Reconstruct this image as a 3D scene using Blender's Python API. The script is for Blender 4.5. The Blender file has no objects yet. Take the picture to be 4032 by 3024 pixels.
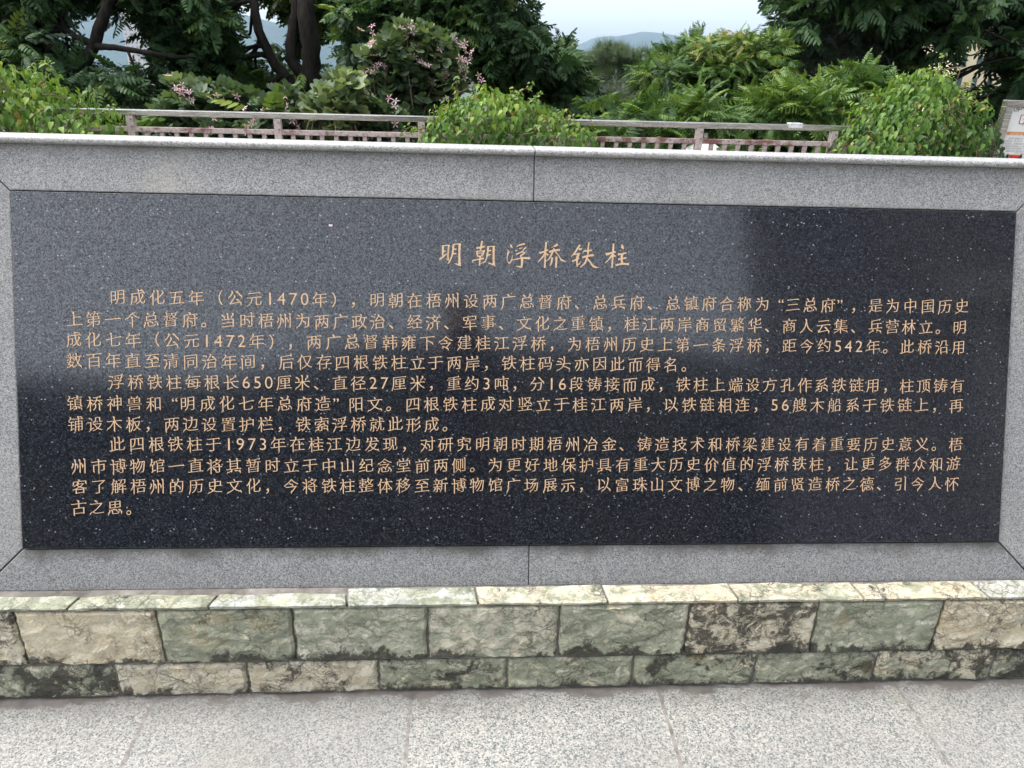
import bpy, bmesh, math, random
import numpy as np
from mathutils import Vector, Matrix, noise as mnoise
from mathutils.geometry import delaunay_2d_cdt
random.seed(7); rng = np.random.default_rng(11)
R = math.radians
C = bpy.context.scene.collection
SC = bpy.context.scene

# ------------------------------------------------------------------ camera, world, sun, exposure
HC = 1.405                                   # height of the phone above the paving
F = 2925.0                                   # focal length in photograph pixels
W = np.array([[0.9980447291, 0.0057727190, 0.0622366003],
              [-0.0548220239, -0.3974065833, 0.9160035771],
              [0.0300210660, -0.9176244783, -0.3963130736]])
cam = bpy.data.cameras.new('camera')
cam.sensor_width = 36.0; cam.lens = F / 4032 * 36.0; cam.clip_start = 0.05; cam.clip_end = 20000
cam_o = bpy.data.objects.new('camera', cam); C.objects.link(cam_o)
right, down, fwd = W[:, 0], W[:, 1], W[:, 2]
cam_o.matrix_world = Matrix(((right[0], -down[0], -fwd[0], 0), (right[1], -down[1], -fwd[1], 0),
                             (right[2], -down[2], -fwd[2], HC), (0, 0, 0, 1)))
SC.camera = cam_o

SUN_EL, SUN_AZ = 60.0, 275.0                # soft sun high at the left
world = bpy.data.worlds.new('World'); SC.world = world; world.use_nodes = True
wt = world.node_tree; wt.nodes.clear()
sky = wt.nodes.new('ShaderNodeTexSky'); sky.sky_type = 'NISHITA'; sky.sun_disc = False
sky.sun_elevation = R(SUN_EL); sky.sun_rotation = R(SUN_AZ); sky.air_density = 1.0; sky.dust_density = 4.0; sky.ozone_density = 1.0
hs = wt.nodes.new('ShaderNodeHueSaturation'); hs.inputs['Saturation'].default_value = 0.30
bg = wt.nodes.new('ShaderNodeBackground'); bg.inputs['Strength'].default_value = 0.15
wo = wt.nodes.new('ShaderNodeOutputWorld')
wt.links.new(sky.outputs[0], hs.inputs['Color']); wt.links.new(hs.outputs[0], bg.inputs['Color']); wt.links.new(bg.outputs[0], wo.inputs['Surface'])
sl = bpy.data.lights.new('sun', 'SUN'); sl.energy = 0.55; sl.angle = R(22); sl.color = (1.0, 0.96, 0.9)
so = bpy.data.objects.new('sun', sl); C.objects.link(so)
sd = Vector((math.sin(R(SUN_AZ)) * math.cos(R(SUN_EL)), math.cos(R(SUN_AZ)) * math.cos(R(SUN_EL)), math.sin(R(SUN_EL))))
so.rotation_euler = sd.to_track_quat('Z', 'Y').to_euler()
SC.view_settings.view_transform = 'Standard'; SC.view_settings.look = 'None'
SC.view_settings.exposure = 1.62; SC.view_settings.gamma = 1.0
SC.cycles.use_denoising = True
SC.cycles.max_bounces = 8; SC.cycles.transparent_max_bounces = 8; SC.cycles.volume_bounces = 3

# ------------------------------------------------------------------ placing helpers
def ray(u, v):
    d = W @ np.array([(u - 2016) / F, (v - 1512) / F, 1.0]); return d
def at(u, v, Y):
    d = ray(u, v); return d / d[1] * Y + np.array([0, 0, HC])
def ppm(u, v, Y):                            # metres per photograph pixel at that point
    d = ray(u, v); return (Y / d[1]) / F
TL = np.array([-0.999656, 1.7268128, HC - 0.290976])     # top left corner of the plaque
EX = np.array([1.0, 0, 0]); ED = np.array([0, -0.33593, -0.94189]); EN = np.array([0, -0.94189, 0.33593])
def P(a, b, n=0.0): return TL + EX * a + ED * b + EN * n   # a along, b down the slope, n out of it
PW, PH = 2.3102, 0.8

def smooth(o, ang=None):
    o.data.polygons.foreach_set('use_smooth', [True] * len(o.data.polygons))
    if ang: o.data.set_sharp_from_angle(angle=ang)
def tag(o, label=None, cat=None, group=None, kind=None):
    for k, v in (('label', label), ('category', cat), ('group', group), ('kind', kind)):
        if v: o[k] = v
    return o
def empty(name, loc, label, cat, group=None):
    o = bpy.data.objects.new(name, None); o.location = loc; C.objects.link(o); o.empty_display_size = .1
    return tag(o, label, cat, group)
def obj(name, me, mat, parent=None):
    o = bpy.data.objects.new(name, me); C.objects.link(o)
    if mat is not None:
        me.materials.clear()
        for m in (mat if isinstance(mat, (list, tuple)) else [mat]): me.materials.append(m)
    if parent is not None:
        o.parent = parent
        if parent.type == 'EMPTY': o.matrix_parent_inverse = Matrix.Translation(-Vector(parent.location))
    return o
def pydata(name, v, f):
    me = bpy.data.meshes.new(name); me.from_pydata([tuple(map(float, p)) for p in v], [], [tuple(map(int, q)) for q in f]); me.update(); return me
def bm_mesh(name, bm):
    me = bpy.data.meshes.new(name); bm.normal_update(); bm.to_mesh(me); bm.free(); return me
def bm_box(bm, x0, x1, y0, y1, z0, z1, bev=0.0, seg=2):
    vs = [bm.verts.new(p) for p in ((x0,y0,z0),(x1,y0,z0),(x1,y1,z0),(x0,y1,z0),(x0,y0,z1),(x1,y0,z1),(x1,y1,z1),(x0,y1,z1))]
    fs = [bm.faces.new([vs[i] for i in q]) for q in ((0,3,2,1),(4,5,6,7),(0,1,5,4),(1,2,6,5),(2,3,7,6),(3,0,4,7))]
    if bev:
        es = list({e for f in fs for e in f.edges}); bmesh.ops.bevel(bm, geom=es, offset=bev, segments=seg, affect='EDGES', profile=.6)
def box(name, x0, x1, y0, y1, z0, z1, mat, parent=None, bev=0.0):
    bm = bmesh.new(); bm_box(bm, x0, x1, y0, y1, z0, z1, bev); return obj(name, bm_mesh(name, bm), mat, parent)
def bm_prism(bm, poly, depth_vec, bev=0.0, seg=2):
    """poly: 3D points (one planar face), pushed along depth_vec; bevels all edges"""
    n = len(poly); a = [bm.verts.new(p) for p in poly]; b = [bm.verts.new(np.asarray(p) + depth_vec) for p in poly]
    fs = [bm.faces.new(a), bm.faces.new(b[::-1])] + [bm.faces.new((a[i], b[i], b[(i+1) % n], a[(i+1) % n])) for i in range(n)]
    bmesh.ops.recalc_face_normals(bm, faces=fs)
    if bev:
        es = list({e for f in fs for e in f.edges}); bmesh.ops.bevel(bm, geom=es, offset=bev, segments=seg, affect='EDGES', profile=.6)
def tube_arrays(pts, radii, seg=8):
    pts = [np.asarray(p, float) for p in pts]; vs = []; fs = []
    ref = np.array([0.31, 0.87, 0.38])
    for i, p in enumerate(pts):
        t = pts[min(i+1, len(pts)-1)] - pts[max(i-1, 0)]; t = t / (np.linalg.norm(t) + 1e-9)
        a = np.cross(t, ref); a /= np.linalg.norm(a); b = np.cross(t, a)
        for k in range(seg):
            th = 2 * math.pi * k / seg; vs.append(p + (a * math.cos(th) + b * math.sin(th)) * radii[i])
    for i in range(len(pts) - 1):
        for k in range(seg):
            fs.append((i*seg+k, i*seg+(k+1) % seg, (i+1)*seg+(k+1) % seg, (i+1)*seg+k))
    fs.append(tuple(range(seg))[::-1]); fs.append(tuple(range((len(pts)-1)*seg, len(pts)*seg)))
    return vs, fs
class Bag:
    def __init__(s): s.v = []; s.f = []
    def add(s, vf):
        n = len(s.v); s.v += vf[0]; s.f += [tuple(i + n for i in q) for q in vf[1]]
    def mesh(s, name): return pydata(name, s.v, s.f)
def curvy(p0, p1, n=6, amp=.08):
    p0 = np.asarray(p0, float); p1 = np.asarray(p1, float); L = np.linalg.norm(p1 - p0); out = []
    o1 = rng.normal(0, amp * L, 3); o2 = rng.normal(0, amp * L * .5, 3)
    for i in range(n + 1):
        t = i / n; out.append(p0 + (p1 - p0) * t + o1 * math.sin(math.pi * t) + o2 * math.sin(2 * math.pi * t))
    return out

# ------------------------------------------------------------------ material helpers
class NT:
    def __init__(s, name):
        s.m = bpy.data.materials.new(name); s.m.use_nodes = True; s.t = s.m.node_tree; s.t.nodes.clear()
        s.out = s.n('ShaderNodeOutputMaterial')
    def n(s, ty, **kw):
        x = s.t.nodes.new(ty)
        for k, v in kw.items(): setattr(x, k, v)
        return x
    def l(s, a, b): s.t.links.new(a, b)
    def set(s, sock, v):
        if hasattr(v, 'is_output'): s.l(v, sock)
        elif isinstance(v, (tuple, list)) and len(v) == 3 and sock.type == 'RGBA': sock.default_value = (*v, 1)
        else: sock.default_value = v
    def co(s, kind='Object'): return s.n('ShaderNodeTexCoord').outputs[kind]
    def mapping(s, vec, scale=(1,1,1), rot=(0,0,0), loc=(0,0,0)):
        x = s.n('ShaderNodeMapping'); s.l(vec, x.inputs[0]); s.set(x.inputs['Scale'], scale); s.set(x.inputs['Rotation'], rot); s.set(x.inputs['Location'], loc); return x.outputs[0]
    def noise(s, vec, scale, detail=3, rough=.55, dist=0.0):
        x = s.n('ShaderNodeTexNoise'); s.l(vec, x.inputs['Vector']); x.inputs['Scale'].default_value = scale; x.inputs['Detail'].default_value = detail
        x.inputs['Roughness'].default_value = rough; x.inputs['Distortion'].default_value = dist; return x.outputs
    def voro(s, vec, scale, feature='F1', rnd=1.0):
        x = s.n('ShaderNodeTexVoronoi', feature=feature); s.l(vec, x.inputs['Vector']); x.inputs['Scale'].default_value = scale; x.inputs['Randomness'].default_value = rnd; return x.outputs
    def ramp(s, fac, stops, interp='LINEAR'):
        x = s.n('ShaderNodeValToRGB'); x.color_ramp.interpolation = interp; s.l(fac, x.inputs[0]); e = x.color_ramp.elements
        while len(e) < len(stops): e.new(.5)
        for el, (p, c) in zip(e, stops):
            el.position = p; el.color = (*c, 1) if isinstance(c, (tuple, list)) else (c, c, c, 1)
        return x.outputs[0]
    def mix(s, fac, a, b, mode='MIX'):
        x = s.n('ShaderNodeMix', data_type='RGBA', blend_type=mode); s.set(x.inputs[0], fac); s.set(x.inputs[6], a); s.set(x.inputs[7], b); return x.outputs[2]
    def math(s, op, a, b=0.0, clamp=False):
        x = s.n('ShaderNodeMath', operation=op, use_clamp=clamp); s.set(x.inputs[0], a); s.set(x.inputs[1], b); return x.outputs[0]
    def sep(s, c):
        x = s.n('ShaderNodeSeparateColor'); s.l(c, x.inputs[0]); return x.outputs
    def sepxyz(s, c):
        x = s.n('ShaderNodeSeparateXYZ'); s.l(c, x.inputs[0]); return x.outputs
    def bump(s, h, strength=.3, dist=.002):
        x = s.n('ShaderNodeBump'); s.l(h, x.inputs['Height']); x.inputs['Strength'].default_value = strength; x.inputs['Distance'].default_value = dist; return x.outputs[0]
    def pbr(s, col, rough=.6, metal=0.0, spec=.5, normal=None, ior=None):
        b = s.n('ShaderNodeBsdfPrincipled'); s.set(b.inputs['Base Color'], col); s.set(b.inputs['Roughness'], rough); s.set(b.inputs['Metallic'], metal)
        s.set(b.inputs['Specular IOR Level'], spec)
        if ior: b.inputs['IOR'].default_value = ior
        if normal is not None: s.l(normal, b.inputs['Normal'])
        s.l(b.outputs[0], s.out.inputs['Surface']); return b

def m_plain(name, col, rough=.6, metal=0.0, var=.12, scale=30.0):
    t = NT(name); nz = t.noise(t.co(), scale, 4)
    c = t.mix(t.ramp(nz[0], [(.3, 0.0), (.7, 1.0)]), tuple(x * (1 - var) for x in col), tuple(min(1, x * (1 + var)) for x in col))
    t.pbr(c, rough, metal); return t.m

def m_granite(name, dark, mid, light, gs=430.0, rough=.55, stain=None, bands=None):
    """speckled granite, grains a few millimetres wide"""
    t = NT(name); co = t.co()
    v = t.voro(co, gs); r = t.sep(v['Color'])[0]
    col = t.ramp(r, [(0.0, dark), (.22, dark), (.34, mid), (.68, mid), (.80, light), (1.0, light)])
    v2 = t.voro(t.mapping(co, loc=(3.1, 1.7, .3)), gs * .62); r2 = t.sep(v2['Color'])[1]
    col = t.mix(t.ramp(r2, [(.10, .6), (.26, 0.0)]), col, t.mix(.5, col, dark))
    n2 = t.noise(co, 4.0, 5, .6); col = t.mix(t.ramp(n2[0], [(.3, .22), (.65, 0.0)]), col, tuple(x * .6 for x in mid))
    n3 = t.noise(t.mapping(co, loc=(7, 2, 5)), 2.3, 6, .65); col = t.mix(t.ramp(n3[0], [(.55, 0.0), (.75, .25)]), col, (light[0], light[1] * .97, light[2] * .9))
    if stain: col = stain(t, co, col)
    rr = t.math('ADD', t.math('MULTIPLY', r, .25), rough - .12)
    t.pbr(col, rr, 0, .45, t.bump(r, .25, .0006)); return t.m

# ------------------------------------------------------------------ materials of the wall and paving
def edge_stain(t, co, col):
    # grime that collects along the plaque's edge and damp patches at the lower slabs
    n = t.noise(co, 9, 6, .65); d = t.sepxyz(co)
    # distance down the slope from the plaque's lower edge
    b = t.math('MULTIPLY', t.math('SUBTRACT', d[2], float(P(0, PH)[2])), -1 / .94189)
    g = t.math('SUBTRACT', t.math('ADD', t.math('MULTIPLY', n[0], .12), -.026), b)
    f = t.ramp(t.math('MULTIPLY', g, 28.0), [(0, 0.0), (1, .8)])
    f = t.math('MULTIPLY', f, t.ramp(t.math('ADD', b, .5), [(.49, 0.0), (.5, 1.0)]))
    return t.mix(f, col, (.062, .056, .048))
def top_stain(t, co, col):
    n = t.noise(t.mapping(co, scale=(1, 1, .35), rot=(0, R(38), 0)), 3.2, 6, .6)
    col = t.mix(t.ramp(n[0], [(.60, 0.0), (.72, .40)]), col, (.44, .39, .31))
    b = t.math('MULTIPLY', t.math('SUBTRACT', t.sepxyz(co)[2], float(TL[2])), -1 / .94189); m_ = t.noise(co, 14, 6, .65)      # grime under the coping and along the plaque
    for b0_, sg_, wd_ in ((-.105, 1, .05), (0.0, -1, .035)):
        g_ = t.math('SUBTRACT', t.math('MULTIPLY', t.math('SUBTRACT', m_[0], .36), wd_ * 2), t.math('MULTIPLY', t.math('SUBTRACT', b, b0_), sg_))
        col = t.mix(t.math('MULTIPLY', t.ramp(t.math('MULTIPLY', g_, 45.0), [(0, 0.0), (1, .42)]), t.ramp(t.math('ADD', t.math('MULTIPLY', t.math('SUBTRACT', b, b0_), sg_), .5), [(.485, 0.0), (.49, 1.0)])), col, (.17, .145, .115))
    st = t.noise(t.mapping(co, scale=(1, 1, .06)), 26, 4, .6); return t.mix(t.ramp(st[0], [(.52, 0.0), (.7, .22)]), col, (.14, .135, .125))
M = {}
M['slab_top'] = m_granite('grey_granite', (.115, .115, .117), (.258, .257, .255), (.37, .368, .36), 500, .5, top_stain)
M['slab_low'] = m_granite('dark_grey_granite', (.105, .106, .108), (.226, .228, .231), (.33, .33, .327), 480, .5, edge_stain)
M['coping'] = m_granite('pale_granite', (.18, .18, .18), (.37, .366, .352), (.50, .49, .475), 430, .5)

def m_plaque():
    t = NT('polished_black_granite'); co = t.co()
    v = t.voro(co, 360); r, g, b = t.sep(v['Color'])[:3]
    col = t.ramp(r, [(0, (.003, .0035, .005)), (.45, (.007, .008, .012)), (.75, (.017, .020, .028)), (.93, (.03, .034, .045)), (1, (.048, .053, .065))])
    v2 = t.voro(t.mapping(co, scale=(1, .8, 1.3), loc=(1.3, .4, .9)), 150)
    fl = t.sep(v2['Color'])[1]; dist = v2['Distance']
    fleck = t.math('MULTIPLY', t.ramp(fl, [(.955, 0.0), (.962, 1.0)]), t.ramp(dist, [(.22, .85), (.34, 0.0)]))
    col = t.mix(fleck, col, (.33, .35, .36))
    nb = t.noise(co, 3.0, 4); col = t.mix(t.ramp(nb[0], [(.35, .0), (.75, .35)]), col, (.02, .018, .017))
    sp = t.ramp(g, [(0, .26), (.35, .46), (.8, .72), (1, .9)])
    rg = t.math('ADD', t.math('MULTIPLY', t.noise(co, 5, 5)[0], .04), .08)
    t.pbr(col, rg, 0, sp, t.bump(b, .02, .0002), ior=1.74); return t.m
M['plaque'] = m_plaque()
def m_letter():
    t = NT('carved_gold_paint'); co = t.co(); n = t.noise(co, 160, 3); n2 = t.noise(co, 14, 3)
    c = t.mix(t.ramp(n[0], [(.3, 0.0), (.7, 1.0)]), (.46, .285, .16), (.62, .425, .265))
    c = t.mix(t.ramp(n2[0], [(.5, 0.0), (.75, .4)]), c, (.60, .46, .33)); t.pbr(c, .6); return t.m
M['letter'] = m_letter()
M['letter_pale'] = m_plain('worn_pale_letter_paint', (.74, .67, .40), .6)

def m_stone():
    """split quartzite: cream, sage green and white, black lichen in its cracks; the object colour says how much of each"""
    t = NT('split_quartzite'); co0 = t.co()
    inf = t.n('ShaderNodeObjectInfo'); oc = t.sep(inf.outputs['Color']); green, dark, white = oc[0], oc[1], oc[2]
    off = t.n('ShaderNodeVectorMath', operation='ADD'); t.l(co0, off.inputs[0])
    cmb = t.n('ShaderNodeCombineXYZ'); t.l(t.math('MULTIPLY', inf.outputs['Random'], 37.0), cmb.inputs[0]); t.l(t.math('MULTIPLY', inf.outputs['Random'], 11.0), cmb.inputs[1]); t.l(cmb.outputs[0], off.inputs[1])
    co = off.outputs[0]
    wv = t.noise(co, 14, 4, .6)
    wc = t.n('ShaderNodeVectorMath', operation='MULTIPLY_ADD'); t.l(wv['Color'], wc.inputs[0]); wc.inputs[1].default_value = (.075,) * 3; t.l(co, wc.inputs[2]); cw = wc.outputs[0]
    n1 = t.noise(cw, 17, 8, .66); n2 = t.noise(t.mapping(cw, loc=(4, 8, 1), rot=(0, .5, 0), scale=(.6, 1, 1.5)), 30, 5, .65)
    cream = t.mix(t.ramp(n2[0], [(.35, 0.0), (.65, 1.0)]), (.56, .47, .31), (.64, .58, .44))
    whit = t.mix(t.ramp(n2[0], [(.35, 0.0), (.65, 1.0)]), (.40, .42, .37), (.54, .55, .50))
    base = t.mix(white, cream, whit)
    grn = t.mix(t.ramp(n2[0], [(.3, 0.0), (.7, 1.0)]), (.185, .205, .145), (.43, .44, .315))
    n9 = t.noise(t.mapping(cw, loc=(1, 5, 2), rot=(0, -.35, 0), scale=(.55, 1, 1.3)), 52, 6, .7)
    thr = t.math('SUBTRACT', t.math('ADD', n1[0], t.math('MULTIPLY', t.math('SUBTRACT', n9[0], .5), 1.1)), t.math('SUBTRACT', .90, t.math('MULTIPLY', green, .62)))
    col = t.mix(t.ramp(t.math('ADD', t.math('MULTIPLY', thr, 5.0), .5), [(.25, 0.0), (.75, 1.0)]), base, grn)
    # hairline cracks at two sizes
    vc = t.voro(t.mapping(cw, scale=(.75, 1, 1.3)), 48); vl = t.sep(vc['Color'])[0]
    col = t.mix(t.ramp(vl, [(0, .55), (.3, 0.0)]), col, t.mix(.55, col, (.10, .11, .08))); col = t.mix(t.ramp(vl, [(.72, 0.0), (1, .6)]), col, t.mix(.6, col, (.62, .59, .48)))
    for sc, wd, amt in ((15, .04, .85), (36, .06, .8), (80, .09, .55)):
        e = t.voro(t.mapping(cw, scale=(.8, 1, 1.2)), sc, 'DISTANCE_TO_EDGE')['Distance']
        msk = t.math('MULTIPLY', t.math('MULTIPLY', t.ramp(e, [(0, 1.0), (wd, 0.0)]), t.ramp(t.noise(co, 9, 3)[0], [(.38, 0.0), (.60, amt)])), t.math('ADD', .46, t.math('MULTIPLY', dark, .8), True))
        col = t.mix(msk, col, (.05, .045, .036))
    # black lichen
    n3 = t.noise(t.mapping(cw, loc=(2, 2, 9)), 16, 8, .72)
    th3 = t.math('SUBTRACT', n3[0], t.math('SUBTRACT', .82, t.math('MULTIPLY', dark, .42)))
    col = t.mix(t.ramp(t.math('ADD', t.math('MULTIPLY', th3, 7.0), .5), [(.3, 0.0), (.8, .9)]), col, (.028, .026, .02))
    rust = t.noise(t.mapping(co, loc=(9, 1, 4)), 8, 5); col = t.mix(t.ramp(rust[0], [(.58, 0.0), (.75, .45)]), col, t.mix(.6, col, (.55, .36, .15)))
    d = t.sepxyz(co0); nl = t.noise(t.mapping(cw, scale=(1, 1, .5)), 20, 7, .7)
    for zb_, hh in ((.104, .055), (.0, .04), (.262, .010)):       # lichen and dirt that gather just above the joints
        up_ = t.math('SUBTRACT', d[2], zb_); g_ = t.math('SUBTRACT', t.math('MULTIPLY', t.math('SUBTRACT', nl[0], .40), hh * 4.2), up_)
        f_ = t.math('MULTIPLY', t.ramp(t.math('MULTIPLY', g_, 70.0), [(0, 0.0), (1, .9)]), t.ramp(t.math('ADD', up_, .5), [(.493, 0.0), (.497, 1.0)]))
        col = t.mix(f_, col, (.035, .032, .025))
    hgt = t.math('ADD', n1[0], t.math('ADD', t.math('MULTIPLY', n2[0], .5), t.math('MULTIPLY', n9[0], .5)))
    t.pbr(col, .62, 0, .4, t.bump(hgt, .8, .010)); return t.m
M['stone'] = m_stone()
def m_mortar():
    t = NT('cement_mortar'); co = t.co(); n = t.noise(co, 25, 7, .7); n2 = t.noise(co, 5, 4)
    c = t.ramp(n[0], [(.3, (.10, .09, .08)), (.5, (.22, .20, .18)), (.75, (.34, .32, .29))]); c = t.mix(t.ramp(n2[0], [(.4, 0.0), (.6, .5)]), c, (.05, .046, .04))
    t.pbr(c, .85, 0, .2, t.bump(n[0], .6, .004)); return t.m
M['mortar'] = m_mortar()
def m_floor():
    t = NT('granite_paving'); co = t.co(); T = .604
    v = t.voro(co, 310); r = t.sep(v['Color'])[0]
    col = t.ramp(r, [(0, (.07, .118, .114)), (.18, (.13, .128, .123)), (.3, (.265, .26, .247)), (.6, (.33, .322, .302)), (.8, (.43, .415, .375)), (1, (.50, .478, .415))])
    v2 = t.voro(t.mapping(co, loc=(1, 2, 0)), 210); r2 = t.sep(v2['Color'])[0]; col = t.mix(t.ramp(r2, [(.1, .3), (.32, 0.0)]), col, (.16, .16, .156))
    d = t.sepxyz(co)
    # warm blotches
    n0 = t.noise(co, 3.1, 6, .65); col = t.mix(t.ramp(n0[0], [(.56, 0.0), (.72, .4)]), col, (.42, .36, .27))
    n1 = t.noise(t.mapping(co, loc=(5, 3, 0)), 6, 6, .7); col = t.mix(t.ramp(n1[0], [(.6, 0.0), (.72, .45)]), col, (.22, .205, .19))
    n7 = t.noise(t.mapping(co, loc=(2, 9, 0)), 1.7, 5, .6); col = t.mix(t.ramp(n7[0], [(.42, .28), (.6, 0.0)]), col, (.17, .168, .16))
    vs_ = t.voro(t.mapping(co, loc=(.3, .7, 0)), 5.5); sp_ = t.math('MULTIPLY', t.ramp(t.math('ADD', vs_['Distance'], t.math('MULTIPLY', t.noise(co, 40, 3)[0], .10)), [(.10, .6), (.17, 0.0)]), t.ramp(t.sep(vs_['Color'])[0], [(.62, 0.0), (.66, 1.0)]))
    col = t.mix(sp_, col, (.15, .14, .125))
    # each tile a slightly different cut
    def cell(x, o): return t.math('FLOOR', t.math('DIVIDE', t.math('SUBTRACT', x, o), T))
    wn = t.n('ShaderNodeTexWhiteNoise', noise_dimensions='2D'); cb = t.n('ShaderNodeCombineXYZ'); t.l(cell(d[0], -.126), cb.inputs[0]); t.l(cell(d[1], 1.36 - T * 40), cb.inputs[1]); t.l(cb.outputs[0], wn.inputs['Vector'])
    col = t.mix(t.math('MULTIPLY', wn.outputs['Value'], .30), col, (.2, .2, .2))
    # grout joints
    def joint(x, o, w):
        wob = t.math('MULTIPLY', t.math('SUBTRACT', t.noise(co, 20, 3)[0], .5), .005)
        f = t.math('SUBTRACT', t.math('FRACT', t.math('ADD', t.math('DIVIDE', t.math('ADD', t.math('SUBTRACT', x, o), wob), T), .5)), .5)
        return t.math('LESS_THAN', t.math('ABSOLUTE', f), w / T)
    j = t.math('MAXIMUM', joint(d[0], -.126, .0042), joint(d[1], .757, .0042))
    jc = t.ramp(t.noise(co, 45, 5)[0], [(.3, (.10, .09, .08)), (.55, (.24, .22, .20)), (.75, (.34, .32, .29))])
    col = t.mix(t.math('MULTIPLY', j, .9), col, jc)
    # cement smears and damp dirt where the paving meets the wall
    n2 = t.noise(t.mapping(co, scale=(1, 1.6, 1)), 7.5, 7, .62); dw = t.math('SUBTRACT', 1.385, d[1])
    s = t.math('SUBTRACT', t.math('SUBTRACT', t.math('MULTIPLY', n2[0], .22), .068), dw)
    n5 = t.noise(co, 30, 4); sm = t.ramp(n5[0], [(.35, (.10, .088, .078)), (.65, (.19, .17, .155))])
    col = t.mix(t.ramp(t.math('MULTIPLY', s, 60), [(0, 0.0), (1, .93)]), col, sm)
    s2 = t.math('SUBTRACT', t.math('SUBTRACT', t.math('MULTIPLY', n2[0], .30), .055), dw)
    col = t.mix(t.ramp(t.math('MULTIPLY', s2, 14), [(0, 0.0), (1, .24)]), col, (.19, .175, .155))
    t.pbr(col, .6, 0, .35, t.bump(r, .3, .0008)); return t.m
M['floor'] = m_floor()

# ------------------------------------------------------------------ paving, terrain and hills
def tz(y):
    if y < 6.3: return -.05
    if y < 42: return -.05 - (y - 6.3) * .46
    return max(-60.0, -16.5 - (y - 42) * .25)
pv = pydata('paving', [(-30, -30, 0), (30, -30, 0), (30, 6.2, 0), (-30, 6.2, 0), (-30, 6.2, -.6), (30, 6.2, -.6)], [(0, 1, 2, 3), (3, 2, 5, 4)])
tag(obj('paving', pv, M['floor']), kind='structure')
def m_soil():
    t = NT('grassy_soil'); co = t.co(); n = t.noise(co, .35, 8, .7); n2 = t.noise(co, 6, 5)
    c = t.ramp(n[0], [(.3, (.03, .045, .018)), (.5, (.05, .075, .028)), (.7, (.085, .09, .045))]); c = t.mix(t.ramp(n2[0], [(.4, 0.0), (.7, .5)]), c, (.09, .08, .05))
    t.pbr(c, .9, 0, .2); return t.m
xs = [-5200, -3500, -1500, -700, -300, -120, -60, -30, -15, 0, 15, 30, 60, 120, 300, 700, 1500, 3500, 5200]
ys = [-5200, -3000, -800, -200, -60, -30.5, 5.5, 6.3, 9, 14, 20, 28, 36, 42, 60, 90, 130, 216, 400, 900, 2000, 4000, 5200]
tv = []; tf = []
for y in ys:
    for x in xs:
        z = tz(y) if abs(x) < 31 or y > 6 else tz(6.3 + max(0, abs(x) - 31)) - .2
        if y < -31: z = min(z, tz(6.3 + (-31 - y)) - .2)
        tv.append((x, y, z - .06))
for j in range(len(ys) - 1):
    for i in range(len(xs) - 1):
        a = j * len(xs) + i; tf.append((a, a + 1, a + 1 + len(xs), a + len(xs)))
tag(obj('ground', pydata('ground', tv, tf), m_soil()), kind='structure')
def m_forest(name, a, b, sc):
    t = NT(name); co = t.co(); v = t.voro(co, sc); n = t.noise(co, sc * .12, 6)
    c = t.ramp(t.math('ADD', t.math('MULTIPLY', v['Distance'], .7), t.math('MULTIPLY', n[0], .6)), [(.35, b), (.8, a)])
    t.pbr(c, .95, 0, .1); return t.m
def hill_strip(name, prof, Y, depth, base, seed, amp, rows=14):
    """a ridge that runs across the view: prof = (x, crest height) pairs, rising from its foot on both sides"""
    px = [p[0] for p in prof]; pz = [p[1] for p in prof]; n = 260; vs = []; fs = []
    for j in range(rows + 1):
        s = j / rows; e = math.sin(math.pi * min(1, s * 1.0)) ** .8 if s < .5 else math.sin(math.pi * s) ** .8
        for i in range(n + 1):
            x = px[0] + (px[-1] - px[0]) * i / n; top = np.interp(x, px, pz)
            q = mnoise.fractal(Vector((x * .0022 + seed, s * 2.0, seed)), .9, 2.1, 6) * amp + mnoise.noise(Vector((x * .022, s * 9, seed))) * amp * .16
            vs.append((x, Y + (s - .5) * depth, base + (top - base) * e + q * e))
    for j in range(rows):
        for i in range(n):
            a = j * (n + 1) + i; fs.append((a, a + 1, a + n + 2, a + n + 1))
    o = obj(name, pydata(name, vs, fs), m_forest(name + '_forest', *((.035, .042, .040), (.016, .020, .020), .5) if Y < 0 else ((.030, .060, .060), (.012, .026, .028), .09))); smooth(o)
    return tag(o, kind='structure')
def crest(u, v, Y): p = at(u, v, Y); return (p[0], p[2])
hill_strip('hills', [(-4200, 120), crest(-300, 80, 2600), crest(80, 20, 2600), crest(330, 30, 2600), crest(620, 70, 2600), crest(940, 52, 2600), crest(1100, 90, 2600), crest(1350, 118, 2600), crest(1500, 190, 2600), (0, 20), crest(2250, 280, 2600), (4200, 10)], 2600, 1300, -62, 3.3, 12)
hill_strip('hills', [(-4600, -10), (-600, -20), crest(2150, 230, 3500), crest(2300, 168, 3500), crest(2350, 145, 3500), crest(2430, 143, 3500), crest(2530, 122, 3500), crest(2620, 138, 3500), crest(2700, 148, 3500), crest(2800, 165, 3500), crest(3050, 172, 3500), crest(3400, 230, 3500), (4600, 70)], 3500, 1300, -62, 8.1, 9)

# ------------------------------------------------------------------ the memorial wall
wall = empty('memorial_wall', (0, 1.36, 0), 'long grey granite memorial wall with an inclined black inscribed plaque above a rough stone plinth', 'memorial wall')
X0, X1 = -1.50, 1.75                         # plinth ends
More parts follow.
